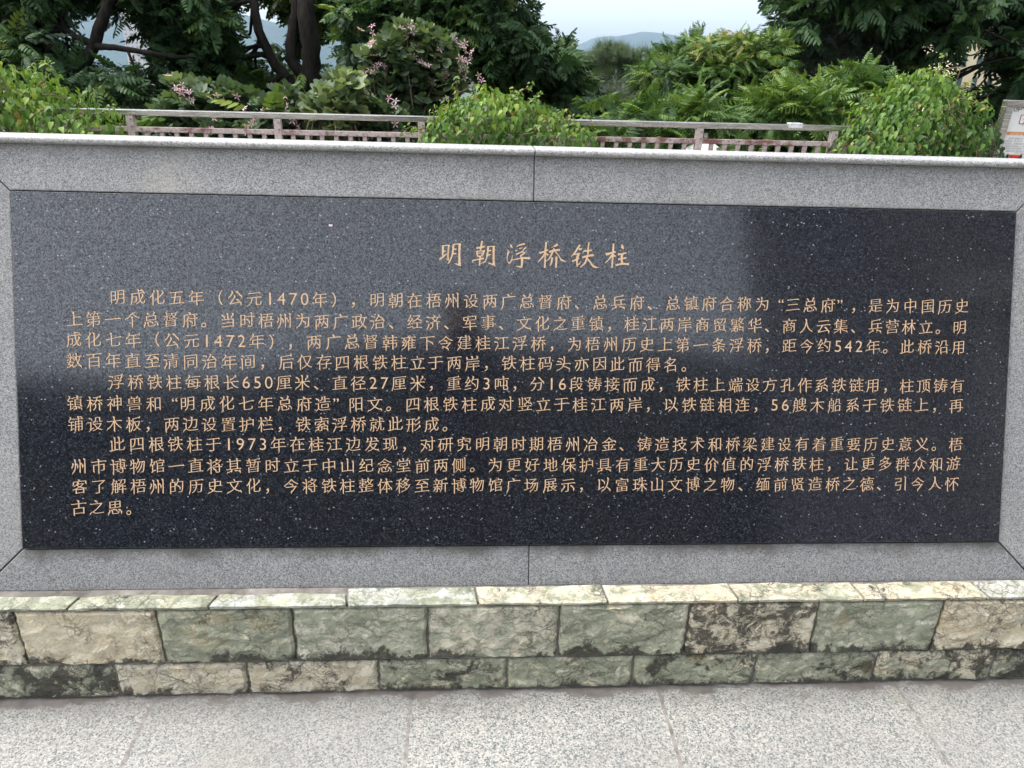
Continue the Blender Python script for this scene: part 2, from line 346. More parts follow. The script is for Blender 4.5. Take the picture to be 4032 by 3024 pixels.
# mortar core of the plinth (a sloped body that also carries the frame)
prof = [(1.371, -.02), (1.371, .2655), (1.432, .2675), (1.86, .2675), (1.86, -.02)]
bm = bmesh.new(); bm_prism(bm, [(X0, p[0], p[1]) for p in prof], np.array([X1 - X0, 0, 0]))
plinth = obj('plinth', bm_mesh('plinth', bm), M['mortar'], wall)
prof = [(1.50, .2685), P(0, .88, -.0435)[1:], P(0, -.10, -.0435)[1:], (1.84, 1.19), (1.84, .2685)]
bm = bmesh.new(); bm_prism(bm, [(-1.115, p[0], p[1]) for p in prof], np.array([2.54, 0, 0]))
obj('wall_body', bm_mesh('wall_body', bm), M['mortar'], wall)

def rough_stone(x0, x1, z0, z1, yf, depth, col, seed, amp=.009, top_amp=.004, cs=.0065, skew=(0, 0)):
    """one split-faced stone: closed block whose front face is a noisy grid, its outline slightly uneven"""
    nx = max(6, int((x1 - x0) / cs)); nz = max(4, int((z1 - z0) / cs)); vs = []; idx = {}
    fz = lambda s: mnoise.noise(Vector((s * 9 + seed * 3.7, seed * 1.3, .5)))
    for j in range(nz + 1):
        for i in range(nx + 1):
            a, b = i / nx, j / nz
            xl = x0 + skew[0] * (b - .5) + fz(b * 1.3) * .004; xr = x1 + skew[1] * (b - .5) + fz(b * 1.3 + 5) * .004
            x = xl + (xr - xl) * a
            zl = z0 + fz(a * 2.2 + 9) * .005; zt = z1 + fz(a * 2.2 + 14) * top_amp
            z = zl + (zt - zl) * b
            q = Vector((x * 13 + seed * 5, z * 17, seed))
            rg = 1 - abs(mnoise.noise(q * 1.3)); h = mnoise.fractal(q, .8, 2.2, 5) * .55 + (rg ** 3) * .5
            cell = mnoise.voronoi(Vector((x * 16 + seed * 3, z * 22, seed)))[0]; h += (cell[1] - cell[0]) * .45
            e = min(a * (x1 - x0), (1 - a) * (x1 - x0), b * (z1 - z0), (1 - b) * (z1 - z0)); k = min(1, e / .006)
            vs.append((x, yf - amp * h * (.25 + .75 * k) + 0.004 * (1 - k) ** 2, z)); idx[i, j] = len(vs) - 1
    fs = [(idx[i, j], idx[i+1, j], idx[i+1, j+1], idx[i, j+1]) for j in range(nz) for i in range(nx)]
    ring = [idx[i, 0] for i in range(nx + 1)] + [idx[nx, j] for j in range(1, nz + 1)] + [idx[i, nz] for i in range(nx - 1, -1, -1)] + [idx[0, j] for j in range(nz - 1, 0, -1)]
    back = []
    for r in ring: back.append(len(vs)); vs.append((vs[r][0], yf + depth, vs[r][2]))
    m = len(ring)
    fs += [(ring[(k+1) % m], ring[k], back[k], back[(k+1) % m]) for k in range(m)]; fs.append(tuple(back))
    o = obj('facing_stone', pydata('facing_stone', vs, fs), M['stone'], plinth); o.color = (*col, 1); return o
def xat(u, v, Y=1.36): return float(at(u, v, Y)[0])
G = .0032
def course(joints, v, z0, z1, yf, depth, cols, **kw):
    ends = [X0] + [xat(u, v) for u in joints] + [X1]
    for k in range(len(ends) - 1):
        rough_stone(ends[k] + G, ends[k+1] - G, z0, z1, yf, depth, cols[k], seed=1.7 * k + z0 * 50 + 1, **kw)
# (green, dark, white) of every stone
course([-560, 73, 626, 1157, 1684, 2199, 2703, 3201, 3685, 4230], 2500, .1055, .2590, 1.362, .03,
       [(.2, .5, .1), (.3, .75, .2), (.16, .28, 0), (.92, .48, .1), (.72, .22, .55), (.66, .40, .35), (.85, .34, .2), (.22, .80, .2), (.86, .42, .7), (.34, .52, .05), (.4, .4, .2)], amp=.008)
course([-120, 447, 969, 1490, 1997, 2492, 2974, 3445, 3906, 4380], 2650, .004, .0975, 1.366, .03,
       [(.5, .8, 0), (.80, .80, .2), (.12, .45, .2), (.16, .62, .15), (.85, .66, 0), (.85, .46, .1), (.85, .70, 0), (.85, .60, .3), (.66, .72, .1), (.85, .85, .2), (.4, .6, .2)], amp=.0065)
def ledge_stone(x0, x1, zf, col, seed, yb, sk0, sk1):
    """thin capping stone: rough top face sloping gently, chipped low front edge"""
    nx = max(8, int((x1 - x0) / .010)); ny = 9; vs = []; idx = {}
    for j in range(ny + 1):
        for i in range(nx + 1):
            a, b = i / nx, j / ny
            y = 1.357 + (yb - 1.357) * b + mnoise.noise(Vector((a * (x1 - x0) * 13 + seed, b * .6, seed))) * (.002 + .005 * b)
            x = x0 + sk0 * b + (x1 + sk1 * b - x0 - sk0 * b) * a
            q = Vector((x * 19 + seed * 4, y * 26, seed)); h = mnoise.fractal(q, .9, 2.2, 5) * .002 + (1 - abs(mnoise.noise(q * .8))) ** 3 * .002
            vs.append((x, y, zf + .0055 + h - .002 * (b < .01))); idx[i, j] = len(vs) - 1
    fs = [(idx[i, j], idx[i+1, j], idx[i+1, j+1], idx[i, j+1]) for j in range(ny) for i in range(nx)]
    ring = [idx[i, 0] for i in range(nx + 1)] + [idx[nx, j] for j in range(1, ny + 1)] + [idx[i, ny] for i in range(nx - 1, -1, -1)] + [idx[0, j] for j in range(ny - 1, 0, -1)]
    back = []
    for r in ring: back.append(len(vs)); vs.append((vs[r][0], vs[r][1] + .002, zf - .003))
    m = len(ring); fs += [(ring[(k+1) % m], ring[k], back[k], back[(k+1) % m]) for k in range(m)]; fs.append(tuple(back))
    o = obj('facing_stone', pydata('facing_stone', vs, fs), M['stone'], plinth); o.color = (*col, 1)
tj = [X0, xat(-420, 2390), xat(266, 2400), xat(822, 2395), xat(1367, 2385), xat(1883, 2375), xat(2395, 2360), xat(2910, 2345), xat(3405, 2340), xat(3895, 2328), X1]
tcol = [(.3, .4, .3), (.74, .45, .7), (.78, .5, .75), (.66, .35, 1), (.62, .4, 1), (.56, .5, .25), (.48, .45, .15), (.66, .55, .25), (.52, .55, .2), (.5, .55, .85)]
for k in range(10):
    ledge_stone(tj[k] + .003, tj[k+1] - .003, .2665, tcol[k], 2.3 * k + 1, 1.396 if k < 4 else 1.413, .012 * (1 if k < 4 else -.6), .012 * (1 if k < 3 else -.6))

# granite frame slabs, mitred at the corners, split at mid length
def slab(poly, mat, proud=0.0, thick=.042, bev=.0025):
    bm = bmesh.new(); bm_prism(bm, [P(a, b, proud) for a, b in poly], EN * -thick, bev)
    o = obj('frame_slab', bm_mesh('frame_slab', bm), mat, wall); return o
g = .0009; FW = .105
JT, JB = 1.1535, 1.1517
slab([(-FW, -FW), (JT - g, -FW), (JT - g, -.002), (g, -.002), (-.002, 0)], M['slab_top'])
slab([(JT + g, -FW), (PW + FW, -FW), (PW + .002, 0), (PW - g, -.002), (JT + g, -.002)], M['slab_top'])
slab([(-FW, -FW + .004), (-.003, .002), (-.003, PH), (-FW, PH + FW - .004)], M['slab_top'])
slab([(PW + FW, -FW + .004), (PW + .003, .002), (PW + .003, PH), (PW + FW, PH + FW - .004)], M['slab_top'])
LB = .899
slab([(-(LB - PH) + .002, LB), (-.002, PH + .003), (JB - g, PH + .003), (JB - g, LB)], M['slab_low'], proud=.001)
slab([(JB + g, LB), (JB + g, PH + .003), (PW + .002, PH + .003), (PW + LB - PH - .002, LB)], M['slab_low'], proud=.001)
# coping stones with a rounded nose
def coping(a0, a1):
    zt = 1.2275; yb = 1.824; pts = []
    nose = P(0, -.1125, .018)
    for k in range(9):
        th = R(-80 + 170 * k / 8); r = .0062
        pts.append((nose[1] - r * math.cos(th) * .8, zt - r + r * math.sin(th)))
    pts += [(yb, zt), (yb, zt - .03), (float(P(0, -.107, -.03)[1]), float(P(0, -.107, -.03)[2]))]
    bm = bmesh.new(); bm_prism(bm, [(TL[0] + a0, p[0], p[1]) for p in pts], np.array([a1 - a0, 0, 0]))
    return obj('coping', bm_mesh('coping', bm), M['coping'], wall)
coping(-FW - .06, JT - .0012); coping(JT + .0012, PW + FW + .06)
# the black plaque, standing a few millimetres proud of the frame
bm = bmesh.new(); bm_prism(bm, [P(.0005, .001, .006), P(PW - .0005, .001, .006), P(PW - .0005, PH - .0005, .006), P(.0005, PH - .0005, .006)], EN * -.03, .0012)
plaque = obj('plaque', bm_mesh('plaque', bm), M['plaque'], wall)

# ------------------------------------------------------------------ carved writing
_gl = {}
def inset(q, d):
    e = np.roll(q, -1, 0) - q; e /= np.linalg.norm(e, axis=1, keepdims=True) + 1e-9; nl = np.stack([-e[:, 1], e[:, 0]], 1); np_ = np.roll(nl, 1, 0)
    b = nl + np_; k = np.maximum(.5, (b * nl).sum(1, keepdims=True)); m = b / k; return q + (m * d if np.isscalar(d) else m * np.array(d))
def glyph(ch):
    """outline of one character, turned from even strokes to brush strokes: slanted, flared and pointed stroke ends"""
    if ch in _gl: return _gl[ch]
    cu = bpy.data.curves.new('t', 'FONT'); cu.body = ch; cu.size = 1
    o = bpy.data.objects.new('t', cu); C.objects.link(o); bpy.context.view_layer.update()
    c = o.to_curve(bpy.context.evaluated_depsgraph_get(), apply_modifiers=False); cont = []
    for s in c.splines:
        bp = s.bezier_points; n = len(bp); poly = []
        for i in range(n):
            a, b = bp[i], bp[(i + 1) % n]; p0, p1, p2, p3 = [np.array(q[:2]) for q in (a.co, a.handle_right, b.handle_left, b.co)]
            d = p3 - p0; L = np.linalg.norm(d) + 1e-9
            flat = max(abs(np.cross(d, p1 - p0)), abs(np.cross(d, p2 - p0))) / L
            m = 1 if flat < .004 else (3 if flat < .05 else 5)
            for k in range(m):
                t = k / m; poly.append(p0*(1-t)**3 + 3*p1*t*(1-t)**2 + 3*p2*t*t*(1-t) + p3*t**3)
        cl = []
        for p in poly:
            if not cl or np.linalg.norm(p - cl[-1]) > .003: cl.append(p)
        if len(cl) > 2 and np.linalg.norm(cl[0] - cl[-1]) < .003: cl.pop()
        if len(cl) > 2: cont.append(np.array(cl))
    o.to_curve_clear(); bpy.data.objects.remove(o); bpy.data.curves.remove(cu)
    caps = []
    area = lambda q: .5 * np.sum(q[:, 0] * np.roll(q[:, 1], -1) - np.roll(q[:, 0], -1) * q[:, 1])
    if cont and ch in '023456789':
        sg = np.sign(max((area(q) for q in cont), key=abs)); cont = [inset(q[::-1] if sg < 0 else q, .006) for q in cont]
    if cont and ord(ch) > 0x3000 and ch not in '，。、（）“”':
        sg = np.sign(max((area(q) for q in cont), key=abs)); new = []
        for q in cont:
            q = q[::-1] if sg < 0 else q; n = len(q); q = inset(q, (.003, .0145)); new.append(q.copy())
            for i in range(n):
                a, b = q[i], q[(i+1) % n]; e = b - a; L = np.linalg.norm(e)
                if not .03 < L < .095: continue
                e1 = a - q[i-1]; e2 = q[(i+2) % n] - b
                t1 = np.cross(e1, e) / (np.linalg.norm(e1) * L + 1e-9); t2 = np.cross(e, e2) / (np.linalg.norm(e2) * L + 1e-9)
                if t1 < .6 or t2 < .6 or np.linalg.norm(e1) < .05 or np.linalg.norm(e2) < .05: continue
                d = np.array([e[1], -e[0]]) / L; w = L; t = e / L; ang = math.degrees(math.atan2(d[1], d[0])); w *= 1.9; A, B = a - d*w*.9, b - d*w*.9
                if -35 <= ang <= 40:         ex = [A, a - t*w*.42 - d*w*.1, a + d*w*.55 - t*w*.25, b + d*w*.05, B]      # right end of a level stroke
                elif ang > 140 or ang < -150: ex = [A, a + d*w*.50 - t*w*.32, b, B]                                    # its start
                elif 40 < ang <= 140:        ex = [A, a, b + d*w*.45 + t*w*.42, B]                                     # top of a falling stroke
                elif -115 < ang < -75:       ex = [A, a + d*w*.05, b + d*w*.75 + t*w*.05, B]                           # foot of an upright
                elif ang <= -115:            ex = [A, a + d*w*.95 + t*w*.55, b, B]                                     # left falling tip
                else:                        ex = [A, a + d*w*1.0 - t*w*.2, b, B]                                      # right falling foot
                caps.append(np.array(ex))
        cont = new
    if ord(ch) > 0x3000:
        for q in cont + caps: q[:, 1] += .125 * (q[:, 0] - .5)
    _gl[ch] = (cont, caps); return _gl[ch]
def text_mesh(name, items, place, lift=.0):
    """items: (char, x, y, size) in flat coordinates; place maps (x, y) to the world"""
    V_ = []; F_ = []
    ar = lambda q: .5 * np.sum(q[:, 0] * np.roll(q[:, 1], -1) - np.roll(q[:, 0], -1) * q[:, 1])
    for ch, x, y, s in items:
        cs, caps = glyph(ch)
        if not cs: continue
        sg = np.sign(max((ar(q) for q in cs), key=abs)); outs = [q for q in cs if ar(q) * sg > 0]; holes = [q for q in cs if ar(q) * sg <= 0]; grp = [[q] for q in outs]
        for hq in holes:
            best = None
            for gi, gq in enumerate(outs):
                if inside(hq[0], gq) and (best is None or abs(ar(gq)) < abs(ar(outs[best]))): best = gi
            if best is not None: grp[best].append(hq)
        grp += [[q] for q in caps]
        for gi, gq in enumerate(grp):
            fl = [Vector((float(p[0]), float(p[1]))) for q in gq for p in q]; ed = []; k0 = 0; n = len(V_)
            for q in gq: ed += [(k0 + i, k0 + (i + 1) % len(q)) for i in range(len(q))]; k0 += len(q)
            ov, oe, of = delaunay_2d_cdt(fl, ed, [], 1, 1e-5)[:3]
            of = [q for q in of if sum(inside(sum((ov[i] for i in q), Vector((0, 0))) / len(q), g_) for g_ in gq) % 2 == 1]
            V_ += [(x + p.x * s, y + p.y * s, .00012 * gi) for p in ov]; F_ += [tuple(i + n for i in q) for q in of]
    return pydata(name, [place(*v) for v in V_], F_)
def inside(p, q):
    c = False; n = len(q)
    for i in range(n):
        a, b = q[i], q[i-1]
        if (a[1] > p[1]) != (b[1] > p[1]) and p[0] < (b[0] - a[0]) * (p[1] - a[1]) / (b[1] - a[1]) + a[0]: c = not c
    return c
NARROW = set('0123456789')
def adv(ch): return .60 if ch in NARROW else (.72 if ch in '“”' else 1.0)
def layout(txt, a0, a1, b0, b1, em, gap=1.0):
    tot = sum(adv(c) for c in txt) - (0 if txt[-1] not in '。' else .45); pitch = (a1 - a0) / (tot - (1 - em / 1.0) * 0)
    out = []; x = a0
    for c in txt:
        w = adv(c) * pitch; f = (x - a0) / (a1 - a0); yb = b0 + (b1 - b0) * f; s = em
        jx = random.uniform(-.0006, .0006); jy = random.uniform(-.0007, .0007)
        if c in NARROW: px = x + (w - .5 * s * 1.12) / 2; out.append((c, px, -(yb + s * .37), s * 1.12))
        elif c in '，。、': out.append((c, x + pitch * .06, -(yb + s * .36), s))
        elif c == '“': out.append((c, x + w - .42 * s, -(yb + s * .32), s))
        elif c == '”': out.append((c, x, -(yb + s * .32), s))
        else: out.append((c, x + (w - s) / 2 + jx, -(yb + s * .36) + jy, s))
        x += w
    return out
def on_plaque(x, y, z): return Vector(P(x, -y, .0068 + z))
LINES = [("明成化五年（公元1470年），明朝在梧州设两广总督府、总兵府、总镇府合称为“三总府”，是为中国历史", .2034, 2.2043, .2299, .2277),
 ("上第一个总督府。当时梧州为两广政治、经济、军事、文化之重镇，桂江两岸商贸繁华、商人云集、兵营林立。明", .1087, 2.1999, .2797, .2771),
 ("成化七年（公元1472年），两广总督韩雍下令建桂江浮桥，为梧州历史上第一条浮桥，距今约542年。此桥沿用", .1062, 2.2010, .3262, .3247),
 ("数百年直至清同治年间，后仅存四根铁柱立于两岸，铁柱码头亦因此而得名。", .1060, 1.5233, .3723, .3715),
 ("浮桥铁柱每根长650厘米、直径27厘米，重约3吨，分16段铸接而成，铁柱上端设方孔作系铁链用，柱顶铸有", .1965, 2.2014, .4196, .4181),
 ("镇桥神兽和“明成化七年总府造”阳文。四根铁柱成对竖立于桂江两岸，以铁链相连，56艘木船系于铁链上，再", .1044, 2.2019, .4683, .4651),
 ("铺设木板，两边设置护栏，铁索浮桥就此形成。", .1058, .9639, .5155, .5140),
 ("此四根铁柱于1973年在桂江边发现，对研究明朝时期梧州冶金、铸造技术和桥梁建设有着重要历史意义。梧", .1952, 2.2049, .5610, .5595),
 ("州市博物馆一直将其暂时立于中山纪念堂前两侧。为更好地保护具有重大历史价值的浮桥铁柱，让更多群众和游", .1103, 2.2015, .6114, .6069),
 ("客了解梧州的历史文化，今将铁柱整体移至新博物馆广场展示，以富珠山文博之物、缅前贤造桥之德、引今人怀", .1102, 2.2002, .6574, .6564),
 ("古之思。", .1077, .2472, .7052, .7070)]
EM = .0352
# the title, brush stroke by brush stroke: points of each stroke's middle with its width
TITLE = [(1720, 940, '120,150,40 120,250,40 118,345,30|105,140,22 180,136,20 262,130,24|240,135,36 228,250,30 222,360,28 245,440,14|172,393,6 215,415,28 247,435,14|130,250,40 178,245,22|52,420,32 120,365,32 205,298,14|330,120,34 325,220,36 310,320,34 280,400,26 250,465,28 203,513,5|318,115,20 400,106,18 486,104,22|455,110,52 450,250,40 450,400,40 455,500,48 475,552,12|348,494,5 400,510,24 452,525,40|330,215,30 388,204,22|320,300,36 392,298,18|905,43,34 892,120,34 878,200,34 872,240,26|792,186,40 880,175,32 962,153,34|800,250,30 808,310,34 825,360,26|788,255,24 870,245,18 964,239,22|940,245,36 925,300,28 905,350,26|800,295,20 880,282,16|815,355,22 910,345,18|902,255,14 890,325,12|870,340,30 862,420,32 852,538,26|706,441,26 800,420,20 936,393,38|1025,170,36 1020,250,34 1005,330,34 995,390,20 960,460,22 868,502,10|1010,165,20 1090,155,16 1170,155,22|1138,160,46 1135,300,40 1135,440,40 1145,510,40 1166,554,10|1010,474,5 1070,500,24 1140,520,40|1025,245,34 1084,234,22|1015,325,34 1078,317,20'),
         (1980, 940, '155,106,12 165,145,42 192,183,12|122,248,46 98,310,26 85,400,14 98,460,14 130,490,34|128,500,20 165,440,26 182,390,14 194,312,5|170,430,20 260,410,20 350,392,20 440,385,40 548,392,42|262,160,8 340,125,24 442,100,36|328,202,28 398,173,6|248,242,32 294,229,6|262,310,28 330,285,22 400,245,20 430,200,22 460,176,36|330,280,14 400,268,18 460,275,10|440,285,26 395,315,24 350,345,24 372,375,30|378,365,46 385,450,42 380,520,38 372,582,22|252,544,5 310,560,24 388,560,42|868,68,36 858,160,34 848,260,38 845,400,30 838,584,34|732,287,42 820,260,30 902,223,34|845,290,34 790,370,30 705,464,14|860,290,24 908,332,32|1098,113,42 1040,145,30 972,178,5|922,266,38 1010,240,40 1143,221,36|1020,192,28 1015,240,38|1000,265,34 965,330,32 925,400,24 858,456,8|1050,260,26 1110,330,20 1150,400,24 1180,430,42 1270,464,6|985,375,42 978,450,28 960,510,24 928,550,5|1070,358,42 1068,470,36 1060,582,30'),
         (2240, 940, '224,120,42 170,200,32 110,290,32 36,367,8|195,200,20 225,210,38 266,203,12|100,320,24 160,305,26 235,288,10|200,300,36 170,370,54 160,450,36 166,564,20|66,451,38 130,425,30 208,388,16|165,520,40 205,505,24 244,450,5|402,68,28 392,150,26 385,230,32 378,320,30|272,298,6 310,240,26 370,250,40|310,245,30 390,245,36 458,223,24|266,376,30 370,345,36 500,327,40|372,330,36 350,420,38 310,500,34 222,572,12|375,400,30 420,460,28 470,530,42 520,565,36 602,579,6|893,97,36 888,200,34 880,300,40 870,450,28 862,580,34|736,312,58 820,295,36 880,275,30 938,261,38|865,320,36 800,410,26 722,492,10|880,330,24 934,351,38|1060,112,10 1070,165,62 1097,208,14|978,316,42 1060,305,30 1148,284,34|1065,300,48 1055,400,40 1062,500,46|983,411,36 1050,405,26 1147,384,30|932,532,36 1050,505,34 1200,506,46')]
def plaque_uv(u, v):
    d = ray(u, v); o = TL + EN * .007 - np.array([0, 0, HC]); p = d * (o @ EN) / (d @ EN) + np.array([0, 0, HC]) - TL; return np.array([p @ EX, p @ ED])
tv_ = []; tf_ = []
for ox, oy, st in TITLE:
    for k, sk_ in enumerate(st.split('|')):
        q = [tuple(map(float, p.split(','))) for p in sk_.split()]; c = np.array([p[:2] for p in q]); w = np.array([p[2] for p in q])
        # smooth the stroke's middle line
        tt = np.linspace(0, len(q) - 1, (len(q) - 1) * 4 + 1); i0 = np.minimum(tt.astype(int), len(q) - 2); f = (tt - i0)[:, None]
        cp = np.vstack([2 * c[0] - c[1], c, 2 * c[-1] - c[-2]]); P0, P1, P2, P3 = cp[i0], cp[i0 + 1], cp[i0 + 2], cp[i0 + 3]
        cs = .5 * ((2 * P1) + (P2 - P0) * f + (2*P0 - 5*P1 + 4*P2 - P3) * f**2 + (3*P1 - P0 - 3*P2 + P3) * f**3); ws = np.interp(tt, range(len(q)), w)
        tg = np.gradient(cs, axis=0); tg /= np.linalg.norm(tg, axis=1, keepdims=True); nr = np.stack([-tg[:, 1], tg[:, 0]], 1) * ws[:, None] * .5; n = len(tv_)
        for e in (cs + nr, cs - nr):
            for p in e: a_, b_ = plaque_uv(ox + p[0] / 5.08, oy + p[1] / 5.08); tv_.append(P(a_, b_, .0069 + .00003 * k))
        m = len(cs); tf_ += [(n + i, n + i + 1, n + m + i + 1, n + m + i) for i in range(m - 1)]
tm = pydata('carved_title', tv_, tf_); obj('carved_title', tm, M['letter'], plaque)
for t_, a0, a1, b0, b1 in LINES:
    it = layout(t_, a0 - .001, a1 + .002, b0, b1, EM)
    obj('carved_line', text_mesh('carved_line', it, on_plaque), M['letter'], plaque)
# a scrap of pale paper stuck high on the plaque
q = [P(.6895, .0605, .0068), P(.6975, .0605, .0068), P(.6978, .0655, .0068), P(.6897, .0653, .0068)]
bm = bmesh.new(); bm_prism(bm, q, EN * .0006)
tag(obj('paper_scrap', bm_mesh('paper_scrap', bm), m_plain('pink_paper', (.6, .5, .52))), 'tiny pale pink paper scrap stuck near the top of the black plaque', 'paper scrap')
#@@PART2
# ------------------------------------------------------------------ railing on the terrace edge
RY = 5.5
def m_peel():
    t = NT('peeling_red_paint'); co = t.co(); n = t.noise(t.mapping(co, scale=(1, 1, 1)), 7, 8, .7); n2 = t.noise(co, 60, 5, .7)
    c = t.mix(t.ramp(n2[0], [(.35, 0.0), (.65, 1.0)]), (.42, .325, .30), (.60, .52, .49))
    dx = t.sepxyz(co)[0]; n = (t.math('ADD', n[0], t.math('MULTIPLY', dx, .028)),); c = t.mix(t.ramp(n[0], [(.50, 0.0), (.60, .85)]), c, (.17, .055, .045)); c = t.mix(t.ramp(t.noise(co, 22, 6, .7)[0], [(.56, 0.0), (.62, .7)]), c, (.12, .06, .045))
    t.pbr(c, .75, 0, .3, t.bump(n2[0], .4, .002)); return t.m
M['peel'] = m_peel()
t = NT('brushed_steel'); nz = t.noise(t.mapping(t.co(), scale=(3, 40, 40)), 2.2, 4); t.pbr(t.ramp(nz[0], [(.35, (.42, .40, .37)), (.6, (.66, .63, .58))]), t.math('ADD', t.math('MULTIPLY', nz[0], .25), .12), .9, .5); M['steel'] = t.m
rail = empty('railing', (0, RY, 0), 'weathered railing with steel top rail and peeling red and white balusters behind the wall', 'railing')
def rz(x): return 1.041 + .0048 * (x + 2.3)
def sloped_bar(name, x0, x1, y0, y1, dz0, dz1, mat, bev=.003):
    bm = bmesh.new(); bm_box(bm, x0, x1, y0, y1, 0, dz1 - dz0, bev)
    for v in bm.verts: v.co.z += rz(v.co.x) + dz0
    return obj(name, bm_mesh(name, bm), mat, rail)
XP = [-2.29 + .986 * k for k in range(-2, 7)]
sloped_bar('top_rail', XP[0] - .03, XP[-1] - .80, RY - .021, RY + .021, -.04, 0, M['steel'], .006)
sloped_bar('mid_rail', XP[0], XP[-1], RY - .02, RY + .02, -.144, -.112, M['peel'])
sloped_bar('bottom_rail', XP[0], XP[-1], RY - .02, RY + .02, -.93, -.90, M['peel'])
first_post = sloped_bar('post', XP[0] - .024, XP[0] + .024, RY - .024, RY + .024, -1.03, -.041, M['peel'])
def dup_part(src, dx):
    c = src.copy(); C.objects.link(c); c.location = (dx, 0, .0048 * dx); return c
for x in XP[1:]: dup_part(first_post, x - XP[0])
b0 = sloped_bar('baluster', XP[0] + .098 - .0145, XP[0] + .098 + .0145, RY - .012, RY + .012, -.899, -.145, M['peel'], .002)
for x in XP[:-1]:
    for k in range(9):
        dx = x + .0986 * (k + 1) - (XP[0] + .0986)
        if dx > .01: dup_part(b0, dx)
# white plastic clip over the top rail
cx = float(at(3130, 490, RY)[0]); bm = bmesh.new()
for p in ((-.048, .048, -.027, .027, .002, .010), (-.048, .048, -.027, -.0225, -.024, .0015), (-.048, .048, .0225, .027, -.024, .0015)):
    bm_box(bm, cx + p[0], cx + p[1], RY + p[2], RY + p[3], rz(cx) + p[4], rz(cx) + p[5], .0012)
tag(obj('plastic_clip', bm_mesh('plastic_clip', bm), m_plain('white_plastic', (.72, .73, .76), .4)), 'white plastic clip folded over the steel top rail', 'clip')

# ------------------------------------------------------------------ information board at the right end
bx0 = float(at(3893, 640, 5.25)[0]); BY = 5.25
bt = float(at(3955, 393, BY)[2]); board = empty('information_board', (bx0 + .47, BY, 0), 'white information board in a steel frame with orange heading beside the right vine', 'sign board')
bz = .28; bw = .95
box('frame', bx0, bx0 + .05, BY - .03, BY + .03, 0, bt - .0405, M['steel'], board, .003)
box('frame', bx0 + bw - .05, bx0 + bw, BY - .03, BY + .03, 0, bt - .0405, M['steel'], board, .003)
box('frame', bx0, bx0 + bw, BY - .03, BY + .03, bt - .04, bt, M['steel'], board, .003)
box('frame', bx0 + .0505, bx0 + bw - .0505, BY - .03, BY + .03, bz - .05, bz, M['steel'], board, .003)
sheet = box('panel', bx0 + .051, bx0 + bw - .051, BY - .012, BY + .012, bz + .001, bt - .041, m_plain('white_board', (.80, .80, .77), .35, 0, .03), board)
FY = BY - .0125
def bp(u, v): p = at(u, v, FY); return float(p[0]), float(p[2])
def on_board(x, y, z): return Vector((x, FY - .0008 - z, y))
m_ink = m_plain('grey_ink', (.16, .16, .17), .6); m_red = m_plain('red_ink', (.34, .05, .09), .6); m_or = m_plain('orange_print', (.72, .26, .07), .5); m_wh = m_plain('white_print', (.82, .8, .75), .5)
# key pattern in the corner
segs = []
def poly_px(pts): segs.extend([(pts[i], pts[i+1]) for i in range(len(pts) - 1)])
Z8 = lambda x, y: (3800 + x * .21703, 360 + y * .21703)
for pl in ([(700,290),(770,290),(770,355),(690,355)], [(720,325),(850,325),(850,358),(720,358)], [(718,325),(718,390),(690,390)], [(770,355),(800,355),(790,392),(718,392)], [(705,392),(700,425),(738,425),(748,358)],
           [(812,345),(812,292),(895,292),(885,355),(968,355),(978,292),(940,292),(930,325),(1015,325),(1022,295),(1069,295)], [(650,455),(725,455),(712,515),(662,515),(668,485),(700,485)], [(640,548),(660,548),(664,515)]): poly_px(pl)
bm = bmesh.new()
for (a, b) in segs:
    p, q = np.array(bp(*Z8(*a))), np.array(bp(*Z8(*b))); d = q - p; L = np.linalg.norm(d); d /= L; nn = np.array([-d[1], d[0]]) * .0022
    vs = [bm.verts.new((r[0], FY - .0006 - .00004 * len(bm.faces), r[1])) for r in (p - nn - d*.002, q - nn + d*.002, q + nn + d*.002, p + nn - d*.002)]; bm.faces.new(vs)
obj('key_pattern', bm_mesh('key_pattern', bm), m_ink, sheet)
def flat(name, u0, v0, u1, v1, mat, off=.0006):
    (x0, z1), (x1, z0) = bp(u0, v0), bp(u1, v1); bm = bmesh.new(); bm_box(bm, x0, x1, FY - off - .001, FY - off, z0, z1); return obj(name, bm_mesh(name, bm), mat, sheet)
flat('seal', 4020, 452, 4075, 490, m_red)
flat('seal_ground', 4022.5, 454.5, 4072, 487.5, m_wh, .002)
sx, sz = bp(4022, 490); obj('seal_lettering', text_mesh('seal_lettering', [('湘', sx, sz + .006, .066)], lambda x, y, z: Vector((x, FY - .0034 - z, y))), m_red, sheet)
flat('heading_bar', 3960, 518, 4130, 535, m_or)
hx, hz = bp(3975, 533); obj('heading', text_mesh('heading', [(c, hx + k * .0158, hz + .0045, .0165) for k, c in enumerate("做好红色文章")], lambda x, y, z: Vector((x, FY - .0022 - z, y))), m_wh, sheet)
for k, (u, v, tx) in enumerate([(3970, 548, "梧州市博物馆与广"), (3952, 558, "对接联动，携手打造"), (3950, 568, "基因谱系，厚植城市红"), (3953, 578, "多样的宣讲活动，扩大"), (3957, 587, "梧州红色故事带出广西"), (3960, 597, "激励党员干部守初心")]):
    x, z = bp(u, v); obj('text_line', text_mesh('text_line', [(c, x + i * .0148, z, .0138) for i, c in enumerate(tx)], on_board), m_ink, sheet)
flat('photo', 3964, 606, 4010, 660, m_plain('cream_print', (.66, .60, .42), .5)); flat('photo', 3974, 610, 4003, 655, m_plain('red_print', (.55, .03, .02), .5), .0022); flat('photo', 3983, 622, 3993, 655, m_plain('dark_print', (.05, .03, .07), .5), .0038)
